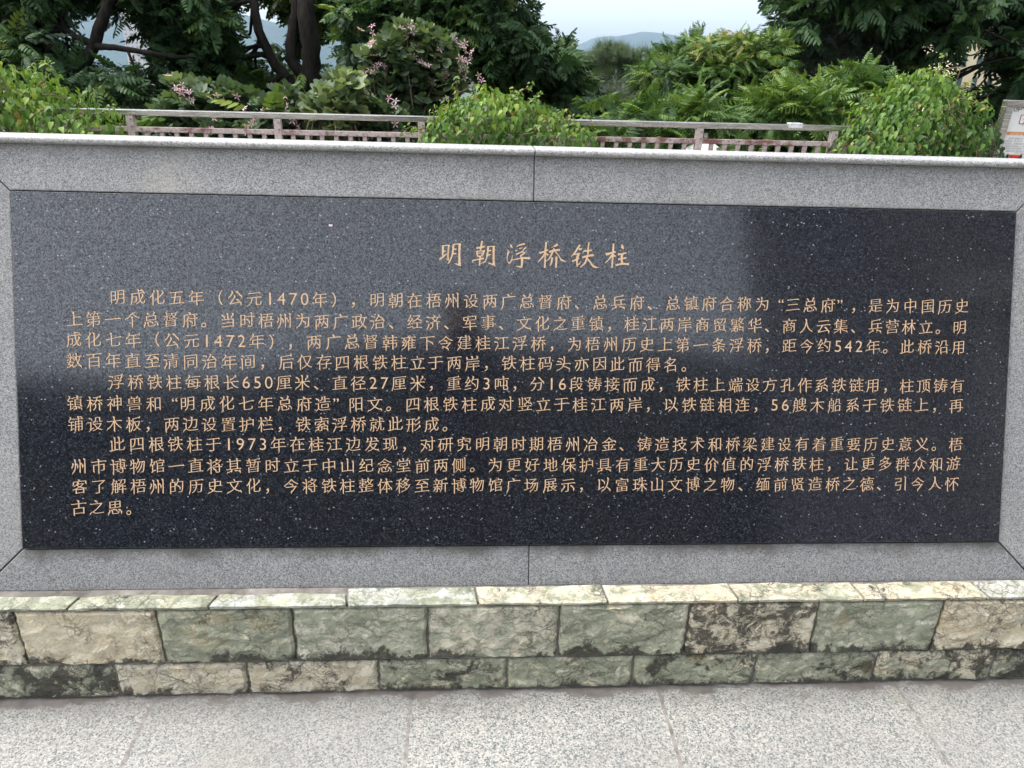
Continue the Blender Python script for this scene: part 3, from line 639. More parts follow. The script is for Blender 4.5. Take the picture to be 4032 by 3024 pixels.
flat('photo', 4018, 606, 4090, 660, m_plain('pale_blue_print', (.55, .63, .64), .5)); flat('photo', 3938, 607, 3958, 660, m_plain('pale_blue_print', (.5, .57, .62), .5)); flat('rule', 3997, 602.5, 4090, 604, m_red)

# ------------------------------------------------------------------ leaf templates
def lf_diamond(L, w, fold=.25, droop=.15, bell=.42):
    """lance-shaped leaflet: base, two belly points, tip"""
    return np.array([[0, 0, 0], [L*bell, w*.5, w*fold - droop*L*.2], [L, 0, -droop*L], [L*bell, -w*.5, w*fold - droop*L*.2]]), [(0, 1, 2), (0, 2, 3)]
def lf_oval(L, w, fold=.25, droop=.15):
    z = lambda x, y: abs(y) * fold - droop * x * x / L
    q = [(0, 0), (L*.28, w*.46), (L*.70, w*.40), (L, 0), (L*.70, -w*.40), (L*.28, -w*.46)]
    return np.array([[x, y, z(x, y)] for x, y in q]), [(0, 1, 5), (1, 2, 4), (1, 4, 5), (2, 3, 4)]
def join(parts):
    vs = []; fs = []; n = 0
    for v, f in parts: vs.append(v); fs += [tuple(i + n for i in q) for q in f]; n += len(v)
    return np.vstack(vs), np.array(fs)
def rotz(v, a): c, s_ = math.cos(a), math.sin(a); return v @ np.array([[c, s_, 0], [-s_, c, 0], [0, 0, 1]])
def rotx(v, a): c, s_ = math.cos(a), math.sin(a); return v @ np.array([[1, 0, 0], [0, c, s_], [0, -s_, c]])
def frond(pairs=6, ll=.33, lw=.125, droop=.42, hang=.45, spread=60, bend=0.0):
    parts = []; P_ = lambda t: np.array([t, bend * t * t, .14 * t - droop * t * t])
    pr = []
    for i in range(6): t = i / 5; p = P_(t); pr += [p + [0, .006, 0], p + [0, -.006, 0]]
    fs = []
    for i in range(5): fs += [(2*i, 2*i+1, 2*i+3), (2*i, 2*i+3, 2*i+2)]
    parts.append((np.array(pr), fs))
    for i in range(pairs):
        t = .14 + .86 * (i + .5) / pairs; k = .72 + .5 * math.sin(math.pi * min(1, t * 1.02)) - .25 * t
        for sgn in (1, -1):
            v, f = lf_oval(ll * k, lw * (.8 + .3 * k)); v = rotx(v, R(((i * 37) % 50) - 25) * sgn); v = v.copy(); v[:, 2] -= hang * v[:, 0]
            v = rotz(v, sgn * R(spread - 14 * t)); parts.append((v + P_(t + (.01 if sgn > 0 else -.015)), f))
    v, f = lf_oval(ll * .8, lw); parts.append((v + P_(1.0), f)); return join(parts)
def heart():
    v = np.array([[0,0,0], [-.08,.20,.0], [.20,.33,.02], [.55,.23,-.03], [1.05,0,-.30], [.55,-.23,-.03], [.20,-.33,.02], [-.08,-.20,0], [.3,0,-.09], [.62,0,-.14]], float)
    f = [(0,1,2),(0,2,8),(8,2,3),(8,3,9),(9,3,4),(9,4,5),(9,5,8),(8,5,6),(8,6,0),(0,6,7)]; return v, np.array(f)
def bilobe():
    v = np.array([[0,0,0],[.1,.38,.05],[.5,.5,.07],[.9,.38,.03],[1.02,.18,0],[.8,0,-.08],[1.02,-.18,0],[.9,-.38,.03],[.5,-.5,.07],[.1,-.38,.05],[.4,0,-.07]], float)
    f = [(10,(i),(i+1)) for i in range(0, 9)] + [(10,9,0)]; return v, np.array(f)
def needles(n=26, spread=.9, w=.012):
    vs = []; fs = []; r = np.random.default_rng(3)
    for i in range(n):
        th = r.uniform(0, 2*math.pi); a = r.uniform(.15, spread); d = np.array([math.cos(a), math.sin(a)*math.cos(th), math.sin(a)*math.sin(th)]); s_ = np.cross(d, r.normal(size=3)); s_ /= np.linalg.norm(s_)
        k = len(vs); b = np.array([r.uniform(-.3, .1), 0, 0]); vs += [b - s_*w, b + s_*w, b + d*r.uniform(.7, 1.1)]; fs.append((k, k+1, k+2))
    return np.array(vs), np.array(fs)
def feather(n=34):
    """loose hanging spray of fine needles"""
    vs = []; fs = []; r = np.random.default_rng(5)
    for i in range(n):
        t = r.uniform(0, 1); b = np.array([t, 0, -.2*t*t]); a = r.uniform(.3, .8) * r.choice([-1, 1]); d = np.array([math.cos(a), math.sin(a), r.uniform(-.6, .1)]) * r.uniform(.18, .42)
        k = len(vs); s_ = np.array([0, 0, .010]) if i % 2 else np.array([.006, .010, 0]); vs += [b - s_, b + s_, b + d]; fs.append((k, k+1, k+2))
    return np.array(vs), np.array(fs)
FROND = [frond(bend=.28), frond(bend=-.3), frond(5, .36, .14, .6, .6)]; FROND_LONG = [frond(9, .27, .070, .5, .5, 70, .25), frond(9, .27, .070, .65, .6, 70, -.25), frond(10, .26, .066, .4, .4, 72, -.1)]; FROND_BROAD = [frond(6, .36, .125, .45, .5, 58, .25), frond(5, .38, .13, .6, .6, 58, -.3)]
HEART = heart(); BILOBE = bilobe(); NEEDLE = needles(); FEATHER = feather()

def basis(xd, up):
    """rows of vectors -> (n,3,3) rotation whose columns are x (along), y, z (face normal)"""
    x = xd / np.linalg.norm(xd, axis=1, keepdims=True); y = np.cross(up, x); y /= np.linalg.norm(y, axis=1, keepdims=True) + 1e-9; z = np.cross(x, y)
    return np.stack([x, y, z], 2)
def variants(layer):
    tm, pos, bas, sc, ti = layer
    if not isinstance(tm, list): return [layer]
    k = rng.integers(0, len(tm), len(pos)); return [(tm[j], pos[k == j], bas[k == j], sc[k == j], ti[k == j]) for j in range(len(tm))]
def scatter_mesh(name, layers):
    layers = [w_ for l_ in layers for w_ in variants(l_)]
    """layers: (template, positions, bases, scales, tints) -> one mesh, leaf colour carried by the point attribute tint"""
    V = []; Fc = []; T_ = []; n = 0
    for (tv_, tf_), pos, bas, sc, ti in layers:
        if len(pos) == 0: continue
        vv = np.einsum('nij,kj->nki', bas, tv_) * sc[:, None, None] + pos[:, None, :]
        k = len(tv_); V.append(vv.reshape(-1, 3)); Fc.append((tf_[None] + (np.arange(len(pos)) * k)[:, None, None] + n).reshape(-1, 3)); T_.append(np.repeat(ti, k)); n += k * len(pos)
    V = np.vstack(V).astype(np.float32); Fc = np.vstack(Fc).astype(np.int32); T_ = np.concatenate(T_).astype(np.float32)
    me = bpy.data.meshes.new(name); me.vertices.add(len(V)); me.vertices.foreach_set('co', V.ravel()); me.loops.add(Fc.size); me.loops.foreach_set('vertex_index', Fc.ravel())
    me.polygons.add(len(Fc)); me.polygons.foreach_set('loop_start', np.arange(0, Fc.size, 3, dtype=np.int32)); me.update(calc_edges=True)
    at_ = me.attributes.new('tint', 'FLOAT', 'POINT'); at_.data.foreach_set('value', T_); return me
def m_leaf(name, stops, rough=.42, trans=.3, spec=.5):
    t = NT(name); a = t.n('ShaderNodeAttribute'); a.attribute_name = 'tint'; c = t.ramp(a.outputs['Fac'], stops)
    b = t.n('ShaderNodeBsdfPrincipled'); t.l(c, b.inputs['Base Color']); b.inputs['Roughness'].default_value = rough; b.inputs['Specular IOR Level'].default_value = spec
    tr = t.n('ShaderNodeBsdfTranslucent'); t.l(t.mix(1.0, c, (1.0, 1.0, .55), 'MULTIPLY'), tr.inputs['Color']); mx = t.n('ShaderNodeMixShader'); mx.inputs[0].default_value = trans
    t.l(b.outputs[0], mx.inputs[1]); t.l(tr.outputs[0], mx.inputs[2]); t.l(mx.outputs[0], t.out.inputs['Surface']); return t.m
L = {}
L['dark'] = m_leaf('dark_leaves', [(0, (.020, .042, .014)), (.5, (.048, .098, .024)), (.8, (.10, .175, .036)), (1, (.24, .31, .055))], .5, .28, .2)
L['deep'] = m_leaf('deep_green_leaves', [(0, (.018, .040, .018)), (.5, (.040, .088, .030)), (.85, (.082, .155, .044)), (1, (.19, .27, .06))], .5, .26, .22)
L['fresh'] = m_leaf('fresh_leaves', [(0, (.026, .066, .022)), (.45, (.06, .125, .032)), (.75, (.13, .22, .042)), (.97, (.24, .33, .06)), (1, (.32, .30, .10))], .45, .32, .4)
L['vine'] = m_leaf('vine_leaves', [(0, (.028, .08, .022)), (.45, (.07, .155, .030)), (.8, (.16, .28, .042)), (.95, (.28, .39, .065)), (1, (.36, .27, .09))], .45, .38, .35)
L['bauhinia'] = m_leaf('grey_green_leaves', [(0, (.04, .075, .035)), (.5, (.08, .13, .06)), (.85, (.14, .20, .09)), (1, (.24, .30, .13))], .5, .3)
L['pine'] = m_leaf('pine_needles', [(0, (.04, .065, .035)), (.5, (.075, .115, .055)), (1, (.14, .19, .085))], .6, .2)
L['grey'] = m_leaf('grey_green_needles', [(0, (.045, .06, .045)), (.5, (.075, .095, .072)), (.9, (.12, .15, .11)), (1, (.15, .20, .09))], .6, .2)
L['petal'] = m_leaf('pink_petals', [(0, (.62, .26, .42)), (.4, (.78, .50, .60)), (1, (.86, .74, .74))], .5, .35)
def m_bark(name, a, b):
    t = NT(name); co = t.co(); n = t.noise(t.mapping(co, scale=(1, 1, .25)), 22, 7, .7); t.pbr(t.ramp(n[0], [(.35, a), (.65, b)]), .9, 0, .15, t.bump(n[0], .7, .012)); return t.m
M['bark'] = m_bark('dark_bark', (.008, .007, .006), (.030, .026, .022)); M['twig'] = m_bark('brown_twig', (.09, .06, .04), (.20, .15, .10))

def norm(v): return v / (np.linalg.norm(v, axis=-1, keepdims=True) + 1e-9)
def blob_world(blobs, Y, dy):
    out = []
    for b in blobs:
        u, v, r = b[:3]; yy = Y + (b[3] if len(b) > 3 else 0); s_ = ppm(u, v, yy); out.append((at(u, v, yy), r * s_, max(dy, r * s_ * .6)))
    return out
def clumpy(bl):
    out = []
    for c, r, d in bl:
        for k in range(6):
            o = norm(rng.normal(size=3)) * rng.uniform(.35, .8); out.append((c + o * np.array([r, d, r]), r * rng.uniform(.34, .55), d * .5))
        out.append((c, r * .6, d * .6))
    return out
def project(p):
    q = (p - np.array([0, 0, HC])) @ W; return q[:, 0] / q[:, 2] * F + 2016, q[:, 1] / q[:, 2] * F + 1512
VIEWS = [(305, 90, 125, 95), (405, 205, 110, 90), (290, 165, 60, 45), (560, 220, 105, 80), (500, 160, 80, 75), (945, 40, 70, 130), (1300, 165, 85, 80), (1075, 60, 65, 95), (985, 105, 60, 70), (1310, 235, 75, 60), (1130, 120, 40, 130), (1240, 200, 50, 150),
         (3840, 195, 85, 105), (3800, 325, 75, 55), (3705, 150, 42, 46), (3985, 300, 55, 60), (3465, 325, 60, 60), (3402, 230, 45, 50), (3905, 95, 60, 55), (3300, 20, 45, 35), (3620, 130, 40, 45)]    # openings between the crowns
def in_blobs(blobs, n, gaps=(), surf=.5):
    gaps = tuple(gaps) + tuple(VIEWS)
    w = np.array([b[1] ** 2 for b in blobs]); k = rng.choice(len(blobs), n, p=w / w.sum()); d = norm(rng.normal(size=(n, 3))); r = rng.uniform(0, 1, n) ** surf
    cen = np.array([b[0] for b in blobs])[k]; rad = np.array([[b[1], b[2], b[1]] for b in blobs])[k]; p = cen + d * r[:, None] * rad
    keep = np.ones(n, bool)
    if gaps:
        u, v = project(p)
        for g_ in gaps: keep &= ((u - g_[0]) / g_[2]) ** 2 + ((v - g_[1]) / g_[3]) ** 2 > 1
    return p[keep], d[keep], r[keep]
def whorls(cen, out, per, length, tmpl, up_bias=.25, droop_bias=0.0, tint=(.35, .2), top_gain=.0, zref=None):
    n = len(cen); c = np.repeat(cen, per, 0); o = np.repeat(out, per, 0); m = len(c)
    az = np.tile(np.arange(per) / per * 2 * math.pi, n) + rng.uniform(0, 2*math.pi, n).repeat(per) + rng.normal(0, .3, m)
    d = np.stack([np.cos(az), np.sin(az), rng.normal(up_bias, .6, m)], 1) + o * .55; d[:, 2] -= droop_bias; d = norm(d)
    up = np.tile(np.array([0, 0, 1.0]), (m, 1)) + rng.normal(0, .5, (m, 3)); sc = length * rng.uniform(.65, 1.2, m)
    ti = np.repeat(rng.normal(tint[0], tint[1], n), per) + rng.normal(0, .07, m)
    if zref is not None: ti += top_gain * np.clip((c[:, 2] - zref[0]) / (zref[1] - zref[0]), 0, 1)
    return (tmpl, c + d * (sc * .12)[:, None], basis(d, up), sc, np.clip(ti, 0, 1))
def limbs(bag, roots, cen, n, r0):
    """boughs from points on the trunk out to some of the leaf clusters"""
    if len(cen) == 0: return
    for i in rng.choice(len(cen), min(n, len(cen)), replace=False):
        t_ = cen[i]; rr = roots[np.argmin([np.linalg.norm(r[0] - t_) + (2 if r[0][2] > t_[2] + .2 else 0) for r in roots])]
        pts = curvy(rr[0], t_, 6, .10); bag.add(tube_arrays(pts, [max(.006, min(r0, rr[1] * .55) * (1 - k / 6.5)) for k in range(7)], 6))
def tree(name, label, cat, blobs, Y, dy, n, per, length, mat, trunk, tmpl=None, gaps=(), nl=40, r0=.04, bark='bark', group=None, surf=.55, bough_name='bough', **kw):
    tmpl = FROND if tmpl is None else tmpl; bl = clumpy(blob_world(blobs, Y, dy)); cen, out, r = in_blobs(bl, n, gaps, surf)
    tr = []; roots = []
    for path in trunk:
        pts = [at(p[0], p[1], Y + (p[3] if len(p) > 3 else 0)) for p in path]; rad = [p[2] for p in path]
        fine = []; fr = []
        for i in range(len(pts) - 1):
            for k in range(5): t_ = k / 5; fine.append(pts[i] * (1 - t_) + pts[i+1] * t_ + (rng.normal(0, rad[i] * .12, 3) if k else 0)); fr.append(rad[i] * (1 - t_) + rad[i+1] * t_)
        fine.append(pts[-1]); fr.append(rad[-1]); tr.append((fine, fr)); roots += list(zip(fine, fr))
    base = tr[0][0][0]; zb = tz(base[1]) - .15
    root = empty(name, (float(base[0]), float(base[1]), zb), label, cat, group)
    tb = Bag(); f0, r0_ = tr[0]
    if f0[0][2] > zb + .3:
        low = [np.array([base[0], base[1], zb]), np.array([base[0], base[1], (zb + base[2]) / 2])]; f0 = low + f0; r0_ = [r0_[0] * 1.25, r0_[0] * 1.1] + r0_
    tb.add(tube_arrays(f0, r0_, 10))
    for fi, fr in tr[1:]: tb.add(tube_arrays(fi, fr, 8))
    limbs(tb, roots, cen, nl, r0); o = obj('trunk', tb.mesh('trunk'), M[bark], root); smooth(o)
    zr = (min(b[0][2] - b[1] for b in bl), max(b[0][2] + b[1] for b in bl))
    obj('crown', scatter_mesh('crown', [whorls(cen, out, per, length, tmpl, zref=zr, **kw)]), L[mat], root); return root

# ------------------------------------------------------------------ trees beyond the railing
tree('broadleaf_tree', 'dark feathery leaved tree with leaning trunk at far left', 'tree',
     [(40, 60, 230), (330, 20, 160), (160, 250, 170, -.3), (560, 330, 150, -.4), (-200, 150, 260), (640, 110, 150), (120, -200, 300), (600, -180, 280), (470, 440, 120, -.6), (300, 380, 130, -.7), (760, 230, 150), (900, 60, 150)], 9.2, .9, 1700, 5, .225, 'deep',
     [[(300, 330, .065, -.5), (350, 220, .06, -.6), (400, 90, .056, -.6), (445, -30, .05, -.5), (470, -250, .04)], [(365, 175, .04, -.6), (310, 150, .034, -.6), (255, 115, .026, -.5)], [(375, 180, .036, -.6), (470, 190, .03, -.7), (620, 215, .025, -.7), (760, 230, .018, -.6), (900, 290, .01)]],
     gaps=((305, 85, 62, 42), (400, 200, 58, 42), (290, 160, 32, 20), (420, 60, 40, 60), (500, 150, 40, 60), (560, 230, 75, 42), (500, 225, 50, 40), (345, 235, 55, 42), (470, 110, 25, 30)), nl=55, tint=(.48, .24), droop_bias=.3)
tree('broadleaf_tree', 'dark tree with thick twin trunks rising behind the pink flowering bushes', 'tree',
     [(820, 120, 130), (760, -60, 200), (1000, 360, 110, -.6), (1310, 60, 130), (1150, -150, 300), (860, 300, 120, -.3), (1230, 260, 70, -.5), (1320, 180, 90), (1120, 60, 110, .3), (1160, 180, 70)], 10.0, .9, 1200, 5, .225, 'dark',
     [[(1232, 420, .115, -.8), (1228, 250, .105, -.8), (1212, 100, .10, -.8), (1200, -20, .095, -.7), (1180, -300, .07, -.2)], [(1222, 330, .07, -.8), (1140, 230, .06, -.8), (1155, 100, .055, -.75), (1170, 0, .055, -.7), (1200, -200, .04)], [(1215, 400, .075, -.8), (1085, 260, .055, -.9), (1018, 120, .05, -.9), (996, 0, .045, -.8), (985, -160, .03)]],
     gaps=((950, 55, 36, 85), (1290, 165, 48, 45), (1055, 90, 28, 60), (985, 105, 38, 30), (1300, 225, 40, 25)), nl=50, tint=(.48, .24), droop_bias=.35)
tree('broadleaf_tree', 'broad dark tree with drooping compound leaves left of the open sky', 'tree',
     [(1560, 20, 190), (1800, 60, 200), (1970, 60, 110), (2040, 190, 120), (2180, 270, 95), (2240, 350, 90), (2050, 350, 110, .3), (1900, 220, 170), (1650, 190, 160, .4), (1720, -180, 280), (1930, -90, 130), (2080, 80, 40), (2310, 400, 50), (1450, 130, 110), (2190, 190, 40)], 8.8, .9, 2100, 5, .20, 'deep',
     [[(1990, 420, .09), (1985, 330, .085), (1975, 240, .075), (1930, 60, .07), (1880, -150, .05)], [(1985, 330, .06), (2060, 285, .05), (2120, 300, .04)], [(1975, 300, .05), (1900, 285, .04), (1830, 200, .03)], [(1990, 330, .05), (2075, 330, .045), (2150, 325, .03)]],
     gaps=((2030, 300, 60, 22), (2165, 40, 45, 40)), nl=70, tint=(.44, .24), droop_bias=.5, top_gain=.22)
tree('feathery_tree', 'bright green tree with long fern like fronds right of the far hill', 'tree',
     [(2770, 250, 90), (2900, 280, 110), (2650, 330, 110), (2820, 380, 150), (2960, 420, 120), (2590, 420, 100), (3010, 225, 65), (2560, 300, 50), (2700, 460, 120), (2760, 185, 40), (2880, 175, 30)], 8.2, .75, 2700, 5, .165, 'fresh',
     [[(2790, 470, .05), (2790, 350, .045), (2780, 230, .03)], [(2790, 420, .03), (2880, 300, .025), (2950, 220, .015)], [(2790, 430, .03), (2680, 340, .025), (2620, 270, .015)]], tmpl=FROND_LONG, nl=45, r0=.02, tint=(.10, .24), top_gain=.62, up_bias=.2, droop_bias=.12)
tree('needle_tree', 'grey green fine needled tree between the fern leaved tree and the right dark tree', 'tree',
     [(3230, 150, 120), (3160, 240, 90), (3330, 90, 110), (3260, 280, 90), (3400, 200, 80), (3150, 330, 60), (3320, -80, 160)], 8.6, .6, 620, 9, .26, 'grey',
     [[(3240, 400, .05), (3250, 250, .045), (3290, 80, .035), (3310, -150, .02)]], tmpl=FEATHER, nl=50, r0=.018, tint=(.42, .25), droop_bias=.35)
tree('broadleaf_tree', 'large dark tree with hanging leaves overhead at right with a black trunk', 'tree',
     [(3190, 20, 105), (3140, 110, 65), (3500, 40, 200), (3750, 60, 190), (3960, 150, 170), (3600, 210, 120), (3420, 250, 90, .4), (4060, 330, 140), (3700, 330, 60, .3), (4200, 100, 250), (3500, -220, 320), (4000, -200, 330), (3960, 400, 90), (3170, -120, 130)], 8.4, 1.0, 1500, 5, .22, 'deep',
     [[(3515, 360, .07), (3518, 250, .065), (3540, 100, .06), (3560, -60, .055), (3580, -300, .04)], [(3540, 100, .045), (3700, 60, .035), (3900, 90, .025)], [(3530, 160, .04), (3400, 60, .03), (3200, 30, .02)]], tmpl=FROND_BROAD,
     gaps=((3830, 200, 60, 75), (3800, 330, 80, 55), (3700, 150, 28, 36), (3950, 300, 45, 50), (3460, 330, 50, 40), (3405, 225, 24, 26), (3905, 95, 26, 30), (3880, 170, 40, 40)), nl=70, tint=(.42, .22), droop_bias=.4)
tree('pine_tree', 'pale grey green pine with crooked bare boughs under the far hill', 'tree',
     [(2400, 240, 55), (2350, 290, 75), (2480, 280, 70), (2400, 330, 80), (2540, 340, 55), (2320, 230, 30), (2450, 225, 35)], 17.0, 1.0, 620, 6, .26, 'pine',
     [[(2400, 420, .15), (2410, 360, .12), (2440, 330, .10), (2470, 270, .07)], [(2400, 365, .08), (2460, 340, .06), (2510, 325, .04)], [(2400, 390, .08), (2370, 320, .06), (2350, 260, .03)]], tmpl=NEEDLE, nl=26, r0=.05, tint=(.55, .2), gaps=((2450, 330, 55, 22),))
tree('pine_tree', 'darker pine top showing beside the bright fern leaved tree', 'tree',
     [(2600, 225, 40), (2640, 235, 50), (2570, 280, 60), (2620, 320, 80), (2665, 205, 25)], 20.0, 1.0, 330, 6, .28, 'pine', [[(2620, 380, .14), (2620, 280, .10), (2620, 180, .05)]], tmpl=NEEDLE, nl=20, r0=.05, tint=(.22, .15))
tree('pine_tree', 'light green pine glimpsed behind the twin trunked dark tree', 'tree',
     [(1310, 280, 80), (1390, 260, 70), (1260, 330, 70), (1420, 330, 80), (1180, 350, 50)], 19.0, 1.0, 380, 6, .28, 'pine', [[(1330, 420, .14), (1335, 320, .10), (1340, 230, .05)]], tmpl=NEEDLE, nl=20, r0=.05, tint=(.65, .2))
tree('needle_tree', 'pale grey green bush low between the drooping tree and the fern leaved tree', 'tree',
     [(2330, 430, 55), (2420, 420, 60), (2280, 460, 50), (2480, 440, 60), (2380, 470, 60)], 11.0, .6, 330, 8, .24, 'grey', [[(2370, 500, .04), (2380, 430, .03), (2390, 390, .015)]], tmpl=FEATHER, nl=24, r0=.015, tint=(.75, .18))
tree('needle_tree', 'small grey conifer showing between the pink flowers and the drooping tree', 'tree',
     [(1800, 180, 40), (1790, 260, 50), (1810, 130, 25)], 13.0, .5, 120, 8, .26, 'grey', [[(1795, 330, .05), (1798, 230, .04), (1802, 130, .015)]], tmpl=FEATHER, nl=16, r0=.015, tint=(.45, .2))

# ------------------------------------------------------------------ shrubs along the railing
def shrub(name, label, cat, blobs, Y, dy, n, per, length, mat, tmpl, stems=8, flowers=(), group=None, bark='twig', **kw):
    bl = blob_world(blobs, Y, dy); cen, out, r = in_blobs(bl, n, kw.pop('gaps', ()), .5); c0 = bl[0][0]; zb = tz(c0[1]) - .1
    root = empty(name, (float(c0[0]), float(c0[1]), zb), label, cat, group); b = Bag(); base = np.array([c0[0], c0[1], zb])
    for i in rng.choice(len(cen), min(len(cen), stems * 6), replace=False):
        p0 = base + rng.normal(0, .12, 3) * [1, 1, 0]; b.add(tube_arrays(curvy(p0, cen[i], 7, .07), [.014 * (1 - k / 8.5) + .002 for k in range(8)], 5))
    o = obj('stems', b.mesh('stems'), M[bark], root); smooth(o)
    zr = (min(q[0][2] - q[1] for q in bl), max(q[0][2] + q[1] for q in bl))
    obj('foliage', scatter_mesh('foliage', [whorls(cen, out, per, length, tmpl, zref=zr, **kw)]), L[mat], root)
    for (u, v) in flowers:
        c = at(u, v, Y - .12 - dy * .35)
        for k in range(rng.integers(1, 4)):
            q = c + rng.normal(0, .04, 3); ax = norm((rng.normal(0, .6, 3) + [0, -.7, .5])[None])[0]; m = 5
            t1 = np.cross(ax, [.2, .3, .9]); t1 /= np.linalg.norm(t1); t2 = np.cross(ax, t1); a_ = np.arange(m) / m * 2 * math.pi + rng.uniform(0, 6)
            d = np.cos(a_)[:, None] * t1 + np.sin(a_)[:, None] * t2 + ax * .45
            me = scatter_mesh('flower', [(PETAL, np.tile(q, (m, 1)), basis(d, np.tile(ax, (m, 1))), rng.uniform(.032, .046, m), np.clip(rng.normal(.55, .3, m), 0, 1))])
            bm = bmesh.new(); bm.from_mesh(me); bmesh.ops.remove_doubles(bm, verts=bm.verts[:], dist=1e-4); bm.to_mesh(me); bm.free(); obj('flower', me, L['petal'], root)
    return root
pv_, pf_ = lf_diamond(1.0, .30, .2, .25, .6); PETAL = (pv_, np.array(pf_))
z1 = lambda x, y: (x * .6076, y * .6076)
z2 = lambda x, y: (1344 + x * .6076, y * .6076)
f1 = [z2(*p) for p in ((440,180),(455,205),(290,240),(180,232),(170,320),(215,345),(180,375),(150,440),(165,470),(262,465),(545,375),(520,360),(475,320),(740,300),(800,330),(815,315),(790,400),(805,425),(680,490),(620,510),(870,540),(650,570),(930,570),(785,457),(700,525),(685,250))]
shrub('flowering_shrub', 'tall pink flowering shrub with rounded leaves beside the middle vine mound', 'shrub',
      [(1640, 270, 120), (1560, 230, 100), (1720, 200, 90), (1600, 150, 70), (1480, 240, 70), (1620, 380, 130), (1760, 300, 90), (1500, 360, 90)], 7.2, .35, 900, 4, .075, 'bauhinia', BILOBE, 9, f1, tint=(.5, .2), top_gain=.2)
f2 = [z1(*p) for p in ((1140,550),(1215,550),(1150,600),(1400,650),(1425,670),(1390,670),(1500,630),(1290,640),(1480,710),(1255,655))]
shrub('flowering_shrub', 'low pink flowering bush just above the steel rail left of centre', 'shrub',
      [(760, 420, 80), (860, 420, 90), (960, 430, 80), (720, 350, 45), (700, 470, 80), (900, 510, 110), (1000, 500, 80)], 6.9, .3, 480, 4, .085, 'bauhinia', BILOBE, 7, f2, tint=(.38, .2), top_gain=.15)
f3 = [z1(*p) for p in ((1840,640),(1820,655),(1725,718),(1630,775),(1580,770),(1335,812),(1300,808),(1865,775),(1740,815),(1680,770),(1940,780))] + [z2(60, 505), z2(148, 622), z2(330, 690), z2(195, 820), z2(320, 790)]
shrub('flowering_shrub', 'sprawling pink flowering bush seen through the balusters left of the middle vine', 'shrub',
      [(1120, 440, 90), (1050, 510, 100), (1200, 500, 100), (1320, 500, 110), (1440, 480, 100), (1530, 520, 90), (840, 520, 60)], 6.6, .25, 560, 4, .082, 'bauhinia', BILOBE, 7, f3, tint=(.32, .2), top_gain=.15)
shrub('leafy_shrub', 'pale green round leaved bush standing above the rail right of the thick trunk', 'shrub',
      [(1370, 345, 45), (1300, 405, 60), (1370, 410, 55), (1250, 430, 50), (1340, 460, 60)], 6.3, .22, 240, 4, .085, 'bauhinia', BILOBE, 5, (), tint=(.72, .2), top_gain=.25)
shrub('fern_leaved_shrub', 'fern leaved young tree with reddish shoot tips behind the right rail', 'shrub',
      [(3130, 440, 80), (3050, 480, 80), (3200, 480, 75), (3010, 420, 40), (3220, 400, 40), (3100, 390, 40)], 6.6, .35, 260, 5, .205, 'fresh', FROND_LONG, 3, (), tint=(.36, .13), top_gain=.36, up_bias=.12)
shrub('fern_leaved_shrub', 'taller fern leaved young tree with arching fronds against the right vine mound', 'shrub',
      [(3420, 320, 50), (3360, 390, 80), (3450, 410, 70), (3330, 450, 75), (3400, 280, 25)], 6.8, .35, 290, 5, .205, 'fresh', FROND_LONG, 3, (), tint=(.34, .13), top_gain=.36, up_bias=.12)
shrub('fern_leaved_shrub', 'small fern leaved seedling just above the rail right of the middle vine', 'shrub',
      [(2720, 470, 40), (2780, 450, 50), (2650, 500, 50), (2540, 490, 45), (2440, 510, 40)], 6.2, .25, 44, 6, .24, 'fresh', FROND_LONG, 3, (), tint=(.45, .14), top_gain=.25, up_bias=.2)

